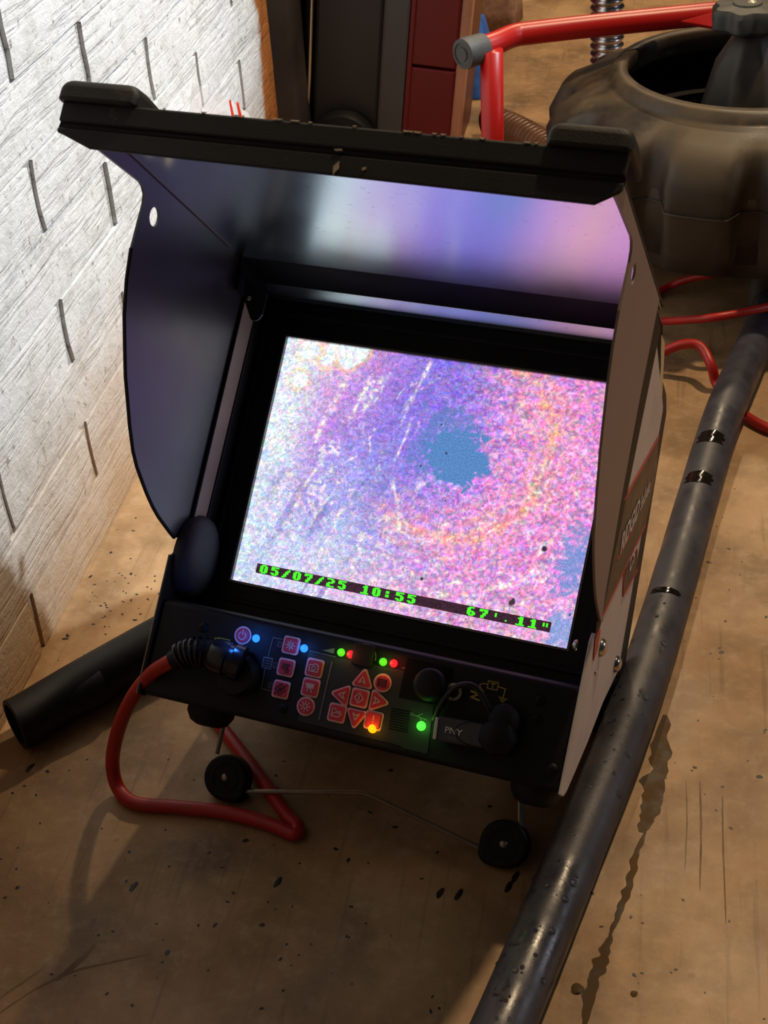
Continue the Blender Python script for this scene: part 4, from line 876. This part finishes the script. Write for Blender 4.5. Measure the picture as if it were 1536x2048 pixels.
# ================================================================ BLACK HOSES
HR = 0.0155
hp = [atz((1548, 560), HR), atz((1530, 640), HR), atz((1494, 720), HR + .007), atz((1466, 783), HR + .0090), atz((1440, 850), HR + .0075), atz((1395, 1000), HR + .001), atz((1352, 1150), HR), atz((1303, 1310), HR), atz((1243, 1480), HR), atz((1177, 1640), HR), atz((1112, 1800), HR), atz((1058, 1930), HR), atz((1008, 2048), HR), atz((960, 2160), HR), atz((905, 2320), HR), atz((820, 2560), HR)]
P = smoothpath(hp, 12); hz = empty('black_hose', (P[0].x, P[0].y, 0), 'long wet black rubber hose on the floor right of the monitor', 'hose')
bm = bmesh.new(); sweep(bm, [p - hz.location for p in P], lambda i: HR * (1 + 0.012 * noise.noise(Vector((i * 0.23, 0, 3)))), 36); bm_obj('hose_wall', bm, MAT['hose'], hz, auto=False)
for px in ((1418, 910), (1390, 985), (1332, 1222)):       # dark worn bands
    c = atz(px, HR); i = min(range(len(P)), key=lambda k: (P[k] - c).length); t_ = (P[i + 1] - P[i - 1]).normalized()
    bm = bmesh.new(); wd = {910: 0.015, 985: 0.014, 1222: 0.0055}[px[1]]
    s_ = t_.cross(Vector((0, 0, 1))).normalized()
    rings = []
    for k in range(6):
        o_ = (k / 5 - 0.5) * wd; rr = []
        for j in range(11):
            a = math.radians(58 + j * 7.5 + 6 * math.sin(k * 2 + j)); rr.append(bm.verts.new(P[i] + t_ * o_ * (0.75 + 0.25 * math.sin(j * PI / 10)) + (s_ * -math.cos(a) + Vector((0, 0, 1)) * math.sin(a)) * (HR + 0.0004) - hz.location))
        rings.append(rr)
    for a_, b_ in zip(rings, rings[1:]):
        for j in range(10): bm.faces.new((a_[j], a_[j + 1], b_[j + 1], b_[j]))
    tag(bm_obj('worn_mark', bm, simple('glossy worn patch', (26, 22, 18), 0.12, 0, 0.1, 90), hz, auto=False), 'glossy dark mark on the hose')
bm = bmesh.new(); rnd = random.Random(11)
def drop(bm, c, n, r):
    lathe(bm, [(r, -0.0002), (r * 0.95, r * 0.35), (r * 0.6, r * 0.62), (0, r * 0.75)], c, n, 8)
for k in range(100):
    i = int(len(P) * (0.42 + 0.52 * rnd.random())); i = min(len(P) - 2, i); t_ = (P[i + 1] - P[i - 1]).normalized(); s_ = t_.cross(Vector((0, 0, 1))).normalized()
    a = math.radians(rnd.gauss(72, 28)); n_ = (s_ * math.cos(a) + Vector((0, 0, 1)) * math.sin(a)).normalized()
    drop(bm, P[i] + n_ * HR - hz.location, n_, abs(rnd.gauss(0.0006, 0.0004)) + 0.0004)
for px in ((1322, 1292), (1318, 1310), (1280, 1390), (1284, 1400), (1252, 1512), (1250, 1585), (1098, 1868), (1142, 1770), (1125, 1804)):
    c = atz(px, HR * 1.7); i = min(range(1, len(P) - 1), key=lambda k: (P[k] - c).length); n_ = (c - P[i]); n_.normalize(); drop(bm, P[i] + n_ * HR - hz.location, n_, 0.0022)
o = bm_obj('water_drops', bm, MAT['water'], hz, auto=False); tag(o, 'water drops beading on the hose', kind='stuff')
# hose end left
hp = [atz((32, 1452), HR), atz((60, 1438), HR), atz((160, 1378), HR), atz((300, 1298), HR), atz((430, 1226), HR * 1.0)]
HR2 = 0.0170; hp = [Vector((p.x, p.y, HR2)) for p in hp]
P = smoothpath(hp, 10); h2 = empty('hose_end', (P[0].x, P[0].y, 0), 'cut end of a dry black hose poking out left of the monitor', 'hose')
dry = m_black('dry black rubber', (20, 20, 22), 0.55, 0.2, 0.35)
bm = bmesh.new(); n_ = len(P); seg = 28; t_ = (P[1] - P[0]).normalized()
Q = [p - h2.location for p in P]; sweep(bm, Q, HR2, seg, cap=False); bm_obj('hose_wall', bm, dry, h2, auto=False)
bm = bmesh.new(); lathe(bm, [(HR2, 0), (HR2 - 0.0005, -0.0008), (HR2 - 0.0028, -0.0008), (HR2 - 0.003, 0.002), (HR2 - 0.003, 0.06), (0, 0.06)], Q[0], t_, seg); bm_obj('hose_mouth', bm, dry, h2)

# ================================================================ CABLE REEL (drum, hub, knob, red frame)
CXD, CYD = 0.0845, 1.300
reel = empty('cable_reel', (CXD, CYD, 0), 'muddy black cable reel drum in a red tube frame at top right', 'cable reel')
def lobes(r, h, a, j):
    if 2 <= j <= 7:
        p = math.cos(12 * (a + PI / 2 + math.radians(14))); s_ = 1 / (1 + math.exp(9 * (p * -1 - 0.55)))
        dpt = {2: .05, 3: .10, 4: .115, 5: .115, 6: .085, 7: .0}[j]
        return r * (1 - dpt * (1 - s_))
    return r
prof = [(0.06, 0.060), (0.150, 0.062), (0.166, 0.070), (0.174, 0.090), (0.180, 0.135), (0.181, 0.150), (0.170, 0.172), (0.150, 0.181), (0.126, 0.188), (0.1225, 0.190), (0.1200, 0.198), (0.1085, 0.199), (0.1070, 0.196), (0.1070, 0.180), (0.125, 0.170), (0.160, 0.150), (0.160, 0.080), (0.05, 0.072)]
bm = bmesh.new(); lathe(bm, prof, (0, 0, 0), (0, 0, 1), 192, lobes); bm_obj('drum', bm, MAT['drum'], reel, auto=False)
bm = bmesh.new(); lathe(bm, [(0.1815, 0.128), (0.183, 0.129), (0.1815, 0.130)], (0, 0, 0), (0, 0, 1), 192, lambda r, h, a, j: lobes(r, h, a, 5)); bm_obj('seam', bm, MAT['drum'], reel, auto=False)
bm = bmesh.new(); lathe(bm, [(0.055, 0.074), (0.052, 0.078), (0.042, 0.15), (0.030, 0.20), (0.018, 0.222), (0.014, 0.226), (0, 0.226)], (0, 0, 0), (0, 0, 1), 64, lambda r, h, a, j: r * (1 + 0.10 * (abs(math.sin(4 * a)) ** 3 - .5) * (1 if j < 4 else 0)))
tag(bm_obj('hub_cone', bm, m_black('worn dark hub plastic', (66, 60, 54), 0.5, 0.2, 0.4), reel), 'grey fluted cone in the middle of the drum')
bm = bmesh.new(); 
for k in range(5): lathe(bm, [(0.1, 0.085), (0.158, 0.085), (0.158, 0.092), (0.1, 0.092)], (0, 0, 0.012 * k), (0, 0, 1), 64, lambda r, h, a, j: r + 0.002 * math.sin(3 * a))
bm_obj('coiled_line', bm, MAT['blackin'], reel)
# star knob
kz = 0.232; kc = aty((1493, 30), CYD); kx, ky = kc.x - CXD, 0.0
bm = bmesh.new(); lathe(bm, [(0.012, 0.0), (0.026, 0.0), (0.029, 0.003), (0.029, 0.015), (0.026, 0.019), (0.013, 0.0205), (0.012, 0.022), (0, 0.022)], (kx, ky, kz), (0, 0, 1), 84, lambda r, h, a, j: r * (1 + (0.10 * math.cos(7 * a) if r > 0.02 else 0)))
kn = bm_obj('star_knob', bm, MAT['knob'], reel); tag(kn, 'dark grey star knob on top of the hub')
dome(kn, (kx + 0.004, ky, kz + 0.021), (0, 0, 1), 0.0045, 0.0025, simple('pale bolt', (205, 200, 180), 0.3, .3), 'bolt', 'pale bolt head in the knob')
# frame
TR = 0.0105; zt = 0.222
fr = [aty((1640, 8), 1.32), atz((1500, 22), zt), atz((1400, 30), zt), atz((1200, 50), zt), atz((1060, 66), zt), atz((1025, 72), zt), atz((992, 86), zt), atz((966, 95), zt)]
fr = [Vector((fr[1].x + .20, fr[1].y + .002, .10)), Vector((fr[1].x + .19, fr[1].y + .002, .200)), Vector((fr[1].x + .165, fr[1].y + .002, zt)), fr[1] + Vector((.08, 0, 0))] + fr[1:]
fr.insert(0, Vector((fr[0].x, fr[0].y, 0.0)))
loc = reel.location
Pp = smoothpath([p - loc for p in fr], 8)
bm = bmesh.new(); sweep(bm, Pp, TR, 18); tube = bm_obj('frame_tube', bm, MAT['redtube'], reel, auto=False); tag(tube, 'chipped red frame tube over the drum')
e0 = Pp[-1]; dr = (Pp[-1] - Pp[-4]).normalized(); bm = bmesh.new()
lathe(bm, [(0.0098, -0.004), (0.0128, -0.003), (0.0132, 0.0), (0.0140, 0.018), (0.0135, 0.0215), (0.0100, 0.0225), (0.0095, 0.0215), (0.0065, 0.0215), (0.006, 0.0225), (0, 0.0225)], e0 + dr * 0.003, dr, 28); tag(bm_obj('end_cap', bm, MAT['cap'], tube), 'ribbed grey rubber cap on the tube end')
tp = atz((983, 100), zt) - loc; bot = Vector((tp.x - 0.0, tp.y, -0.0)); bm = bmesh.new(); sweep(bm, [tp, tp * 0.5 + bot * 0.5, bot], TR * 1.0, 18); tag(bm_obj('frame_post', bm, MAT['redtube'], reel, auto=False), 'red upright post of the reel frame')
g1, g2, g3 = atz((1360, 42), zt + .008) - loc, atz((1448, 18), zt + .009) - loc, atz((1446, 56), zt - .004) - loc
bm = bmesh.new(); prism(bm, [g1, g2, g3], (0, 0, -0.003)); tag(bm_obj('gusset', bm, MAT['redtube'], reel, smooth=False, bevel=.0006), 'red triangular plate beside the knob')
# lower ring of the frame the drum sits on, and its legs
bm = bmesh.new(); ring = [Vector((0.120 * math.cos(a), 0.120 * math.sin(a) + 0.02, 0.0495)) for a in [2 * PI * k / 40 for k in range(41)]]; sweep(bm, ring, 0.0095, 10, cap=False)
for a in (0.5, 2.2, 4.9): sweep(bm, [Vector((0.120 * math.cos(a), 0.120 * math.sin(a) + 0.02, 0.049)), Vector((0.124 * math.cos(a), 0.124 * math.sin(a) + 0.02, 0.0))], 0.0095, 10)
bm_obj('base_frame', bm, MAT['cap'], reel)

# ================================================================ BACKGROUND THINGS
# corrugated steel conduit rising behind the drum
def corr(name, pts, r, mat, label, pitch_=0.0075, amp=0.0032, cat='conduit', dens=70):
    P = smoothpath(pts, dens); L = [0]
    for a, b in zip(P, P[1:]): L.append(L[-1] + (b - a).length)
    root = empty(name, (P[0].x, P[0].y, 0), label, cat); bm = bmesh.new()
    sweep(bm, [p - root.location for p in P], lambda i: r + amp * math.sin(2 * PI * L[i] / pitch_), 20); bm_obj('corrugated_wall', bm, mat, root, auto=False); return root
c = aty((1212, 60), 1.62)
corr('steel_conduit', [Vector((c.x + .004, 1.62, 0.0)), Vector((c.x + .002, 1.62, 0.10)), Vector((c.x - .001, 1.62, 0.24)), Vector((c.x - .004, 1.63, 0.5))], 0.0175, MAT['conduit'], 'shiny corrugated steel conduit standing behind the reel', 0.0085, 0.0019)
corr('corrugated_hose', [atz((1150, 330), .02), atz((1080, 290), .02), atz((1030, 262), .02), atz((990, 247), .02), atz((968, 250), .02)], 0.0175, MAT['bronze'], 'brown corrugated hose curving on the floor behind the red post', 0.0075, 0.0018, 'hose')
# wheeled tool chest, leaning
YC = 1.52
def cpt(px, y=YC): return aty(px, y)
cb_l = cpt((606, 250)); cb_r = cpt((912, 250))
ch = empty('tool_chest', (cb_l.x + 0.09, YC + 0.09, 0), 'dark grey and dark red wheeled tool chest behind the hood', 'tool chest')
ch.rotation_euler = (0, math.radians(7.0), 0)
def at_ch(px, y): 
    p = aty(px, y) - ch.location; return ch.rotation_euler.to_matrix().inverted() @ p
bpy.context.view_layer.update()
def chx(px): return at_ch(px, YC).x
xs4 = [chx((612, 120)), chx((628, 120)), chx((762, 120)), chx((814, 120)), chx((916, 120))]
zb, ztp = 0.012, 0.52
bm = bmesh.new(); box(bm, (xs4[1], -0.090, zb + .02), (xs4[2], 0.09, ztp)); tag(bm_obj('chest_side', bm, MAT['chestgrey'], ch, smooth=False, bevel=0.004), 'dark grey side of the chest')
bm = bmesh.new(); box(bm, (xs4[2], -0.094, zb), (xs4[3], 0.09, ztp)); tag(bm_obj('corner_strip', bm, MAT['chestgrey2'], ch, smooth=False, bevel=0.003), 'lighter grey corner strip')
zs = at_ch((870, 137), YC).z
for a, b in ((zb, zs - 0.0012), (zs + 0.0012, zs + 0.17), (zs + 0.1725, ztp)):
    bm = bmesh.new(); box(bm, (xs4[3] + 0.001, -0.090, a), (xs4[4] - 0.002, 0.088, b)); bm_obj('red_drawer', bm, MAT['chestred'], ch, smooth=False, bevel=0.002)
bm = bmesh.new(); box(bm, (xs4[3] + 0.0005, -0.0925, zb), (xs4[3] + 0.006, -0.08, ztp)); bm_obj('red_edge', bm, MAT['chestred'], ch, smooth=False, bevel=.001)
bm = bmesh.new(); box(bm, (xs4[4] - 0.002, -0.088, zb), (xs4[4] + 0.0095, -0.060, ztp)); tag(bm_obj('side_trim', bm, MAT['pinktrim'], ch, smooth=False, bevel=0.003), 'tan pink glossy edge of the chest')
bm = bmesh.new(); box(bm, (xs4[0] - 0.006, -0.080, zb), (xs4[1], 0.08, ztp)); bm_obj('back_frame', bm, MAT['bezel'], ch, smooth=False, bevel=0.003)
bm = bmesh.new(); box(bm, (xs4[4] - 0.002, -0.060, zb), (xs4[4] + 0.006, 0.08, ztp)); bm_obj('red_side', bm, MAT['chestred'], ch, smooth=False, bevel=.002)
r0 = at_ch((616, 208), YC); bm = bmesh.new(); sweep(bm, [Vector((r0.x, -0.088, r0.z)), Vector((r0.x, -0.088, ztp - 0.02))], 0.0026, 12); tag(bm_obj('chrome_rod', bm, MAT['steel'], ch), 'bright chrome pull rod')
wz = 0.036; wc = at_ch((686, 290), YC - 0.02)
bm = bmesh.new(); lathe(bm, [(0, 0), (0.012, 0), (0.013, 0.003), (0.024, 0.003), (0.026, 0), (0.034, 0.002), (0.036, 0.006), (0.036, 0.020), (0.034, 0.024), (0, 0.024)], (wc.x, -0.1165, wc.z), (0, 1, 0), 40); tag(bm_obj('wheel', bm, MAT['rubber'], ch), 'black wheel of the chest')
# blue cloth, stone, bag
bp = atz((946, 200), .0); bc = empty('blue_cloth', (bp.x, bp.y + .06, 0), 'crumpled blue cloth between the chest and the red post', 'cloth')
bm = bmesh.new(); N = 14
gv = [[None] * (N + 1) for _ in range(N + 1)]
for i in range(N + 1):
    for j in range(N + 1):
        u_ = i / N - .5; v_ = j / N - .5; rr = max(0, 1 - (u_ * u_ + v_ * v_) * 4)
        gv[i][j] = bm.verts.new((u_ * 0.05, v_ * 0.12, 0.0015 + 0.085 * rr + 0.010 * (noise.noise(Vector((u_ * 9, v_ * 9, 1))) + 0.5) * min(1, rr * 3)))
for i in range(N):
    for j in range(N): bm.faces.new((gv[i][j], gv[i + 1][j], gv[i + 1][j + 1], gv[i][j + 1]))
r_ = bmesh.ops.extrude_face_region(bm, geom=bm.faces[:]); 
for v_ in [g for g in r_['geom'] if isinstance(g, bmesh.types.BMVert)]: v_.co.z -= 0.0012
bm_obj('cloth', bm, MAT['blue'], bc, auto=False)
sp = atz((990, 62), 0); bm = bmesh.new(); prism(bm, [Vector((x, y, 0)) for x, y in ((-.035, 0), (.028, -.006), (.034, .07), (-.028, .08))], (0, 0, 0.16)); bmesh.ops.subdivide_edges(bm, edges=bm.edges, cuts=5, use_grid_fill=True)
for v_ in bm.verts: v_.co += Vector((noise.noise(v_.co * 40), noise.noise(v_.co * 40 + Vector((5, 0, 0))), 0)) * 0.003
o = bm_obj('stone_block', bm, MAT['stone'], None, auto=False); o.location = sp; tag(o, 'speckled pinkish stone block standing at the far end of the floor', 'stone')
bm = bmesh.new(); XB_ = WX + 0.012
outl = [(352, 260), (356, 190), (362, 164), (392, 176), (420, 186), (448, 194), (474, 206), (486, 226), (492, 262)]
tp_ = [atx(p, XB_) for p in outl]; base = atx((420, 420), XB_)
gm = []
bl = empty('plastic_bag', (tp_[0].x, 1.12, 0), 'clear plastic bag with red stripes standing against the white wall', 'bag')
cols = 9
for i, p in enumerate(tp_):
    col = []
    for k in range(9):
        t_ = k / 8; zz = p.z * (1 - t_) + 0.001 * t_; yy = p.y * (1 - t_) + (0.99 + 0.27 * i / 8) * t_
        col.append(bm.verts.new(Vector((XB_ + 0.004 * math.sin(i * 1.9 + k) + 0.006 * math.sin(i * .8 + k * 1.3) + 0.006, yy, zz)) - bl.location))
    gm.append(col)
for i in range(len(gm) - 1):
    for k in range(8): bm.faces.new((gm[i][k], gm[i + 1][k], gm[i + 1][k + 1], gm[i][k + 1]))
bm_obj('film', bm, MAT['film'], bl, auto=False)
for a, b, wd in (((459, 200), (466, 236), .0035), ((474, 205), (482, 240), .0042)):
    bm = bmesh.new(); q1, q2 = atx(a, XB_ + .016) - bl.location, atx(b, XB_ + .016) - bl.location; q3 = q2 + (q2 - q1) * 1.2
    prism(bm, [q1, q1 + Vector((0, wd * .6, 0)), q2 + Vector((0, wd, 0)), q3 + Vector((0, wd, 0)), q3 - Vector((0, wd, 0)), q2 - Vector((0, wd, 0)), q1 - Vector((0, wd * 0.6, 0))], (0.0004, 0, 0)); bm_obj('red_stripe', bm, MAT['redfilm'], bl, smooth=False)

# ================================================================ DIRT ON THE FLOOR
bm = bmesh.new(); rnd = random.Random(5)
spots = [(60, 1536), (95, 1543), (138, 1541), (72, 1590), (36, 1696), (33, 1738), (35, 1775), (268, 1773), (258, 1704), (331, 1660), (388, 1560), (556, 1765), (524, 1850), (455, 1804), (444, 1735), (490, 1681), (430, 1850), (492, 1681), (335, 1905), (917, 1790), (880, 1787), (1031, 1755), (1017, 1775), (1269, 1950), (1268, 1990), (1390, 1535), (1384, 1541), (1519, 1554), (1366, 1800), (782, 1541), (790, 1654), (672, 1698), (697, 1720), (740, 1625), (980, 1613), (1421, 1307), (1443, 1305), (1439, 1296), (1437, 1318), (1418, 1125), (1458, 1098), (222, 1105), (262, 1200), (130, 1278), (135, 1272), (270, 1240), (262, 1148), (212, 1210), (181, 1153), (230, 1040)]
for _ in range(70): spots.append((rnd.gauss(235, 55), rnd.gauss(1185, 65)))
for _ in range(60): spots.append((rnd.uniform(0, 900), rnd.uniform(1500, 2040)))
for _ in range(50): spots.append((rnd.uniform(1180, 1536), rnd.uniform(900, 2040)))
spots = [q for q in spots if atz(q).x > WX + .004]
for px in spots:
    c = atz(px, 0.0); rr = rnd.uniform(0.0006, 0.0015) * (1 if isinstance(px[0], int) else 0.6); el = rnd.uniform(1.2, 2.2); a0 = rnd.uniform(0, 2 * PI)
    if px in ((60, 1536), (268, 1773), (1031, 1755), (1017, 1775), (556, 1765), (917, 1790), (880, 1787)): el = 2.8; a0 = PI / 2 - 0.3; rr = 0.0018
    n0 = 8; ca_, sa = math.cos(a0), math.sin(a0); top = bm.verts.new(c + Vector((0, 0, rr * 0.35))); rg = []
    for k in range(n0):
        a = 2 * PI * k / n0; x = rr * el * math.cos(a) * rnd.uniform(0.75, 1.1); y = rr * math.sin(a) * rnd.uniform(0.75, 1.15); rg.append(bm.verts.new(c + Vector((x * ca_ - y * sa, x * sa + y * ca_, 0.0001))))
    for k in range(n0): bm.faces.new((top, rg[k], rg[(k + 1) % n0]))
o = bm_obj('dirt_crumbs', bm, MAT['crumb'], None, auto=False); tag(o, 'dark dirt crumbs scattered on the floor', 'dirt', kind='stuff')

# wet streaks and smears, thin films lying on the floor
def film_strip(bm, pts, wid, hgt, seed, n=10):
    P_ = smoothpath([atz(p, 0.0) for p in pts], n); L_ = []; rr = random.Random(seed)
    for i, p in enumerate(P_):
        t_ = (P_[min(i + 1, len(P_) - 1)] - P_[max(i - 1, 0)]).normalized(); s_ = Vector((t_.y, -t_.x, 0)); f_ = math.sin(PI * (i + .4) / (len(P_))) ** 0.5
        w_ = wid * f_ * (1 + 0.9 * noise.noise(Vector((i * 0.31, seed, 0)))); w2 = wid * f_ * (1 + 0.9 * noise.noise(Vector((i * 0.37, seed + 5, 0))))
        L_.append([bm.verts.new(p - s_ * w_ + Vector((0, 0, 0.0001))), bm.verts.new(p + Vector((0, 0, hgt))), bm.verts.new(p + s_ * w2 + Vector((0, 0, 0.0001)))])
    for a, b in zip(L_, L_[1:]):
        bm.faces.new((a[0], b[0], b[1], a[1])); bm.faces.new((a[1], b[1], b[2], a[2]))
wetm = NT('dirty brown water'); fz = wetm.noise(wetm.coords('World'), 60, 4)
wetm.set(Base_Color=wetm.ramp(fz, [(0.35, lin((62, 46, 22))), (0.65, lin((96, 70, 36)))]), Specular_IOR_Level=0.25, Roughness=wetm.ramp(fz, [(0.4, W1(0.5)), (0.6, W1(0.8))]))
bm = bmesh.new()
film_strip(bm, [(1330, 1430), (1318, 1520), (1302, 1610), (1283, 1665)], 0.0062, 0.00015, 1)
film_strip(bm, [(1292, 1662), (1272, 1710), (1258, 1770), (1240, 1820), (1218, 1876)], 0.0022, 0.0002, 2)
film_strip(bm, [(1222, 1870), (1205, 1915), (1185, 1970), (1165, 2060)], 0.0035, 0.00015, 3)
film_strip(bm, [(1152, 1968), (1156, 1988)], 0.0035, 0.0012, 4, 4)
film_strip(bm, [(1262, 1985), (1274, 1990)], 0.0022, 0.0010, 6, 4)
o = bm_obj('wet_streak', bm, wetm.m, None, auto=False); tag(o, 'dark wet streak on the floor right of the long hose', 'puddle', kind='stuff')
smr = NT('brown smear'); fz = smr.noise(smr.coords('World'), 50, 4)
smr.set(Base_Color=smr.ramp(fz, [(0.35, lin((104, 78, 48))), (0.65, lin((136, 106, 70)))]), Roughness=0.7)
bm = bmesh.new()
film_strip(bm, [(-20, 2040), (60, 1985), (140, 1945), (220, 1925), (300, 1908)], 0.0008, 0.00015, 11)
film_strip(bm, [(-20, 2010), (30, 1975), (85, 1938)], 0.0007, 0.00015, 12)
film_strip(bm, [(110, 1962), (150, 1930), (190, 1890)], 0.0018, 0.00015, 13)
film_strip(bm, [(1372, 1560), (1374, 1640), (1370, 1740)], 0.0003, 0.00012, 14)
film_strip(bm, [(1400, 1560), (1402, 1660), (1400, 1780)], 0.0006, 0.00012, 15)
film_strip(bm, [(1445, 1590), (1446, 1680), (1452, 1850)], 0.0005, 0.00012, 16)
o = bm_obj('dirt_smear', bm, smr.m, None, auto=False); tag(o, 'brown brushed smears and scrapes on the floor in front', 'dirt', kind='stuff')
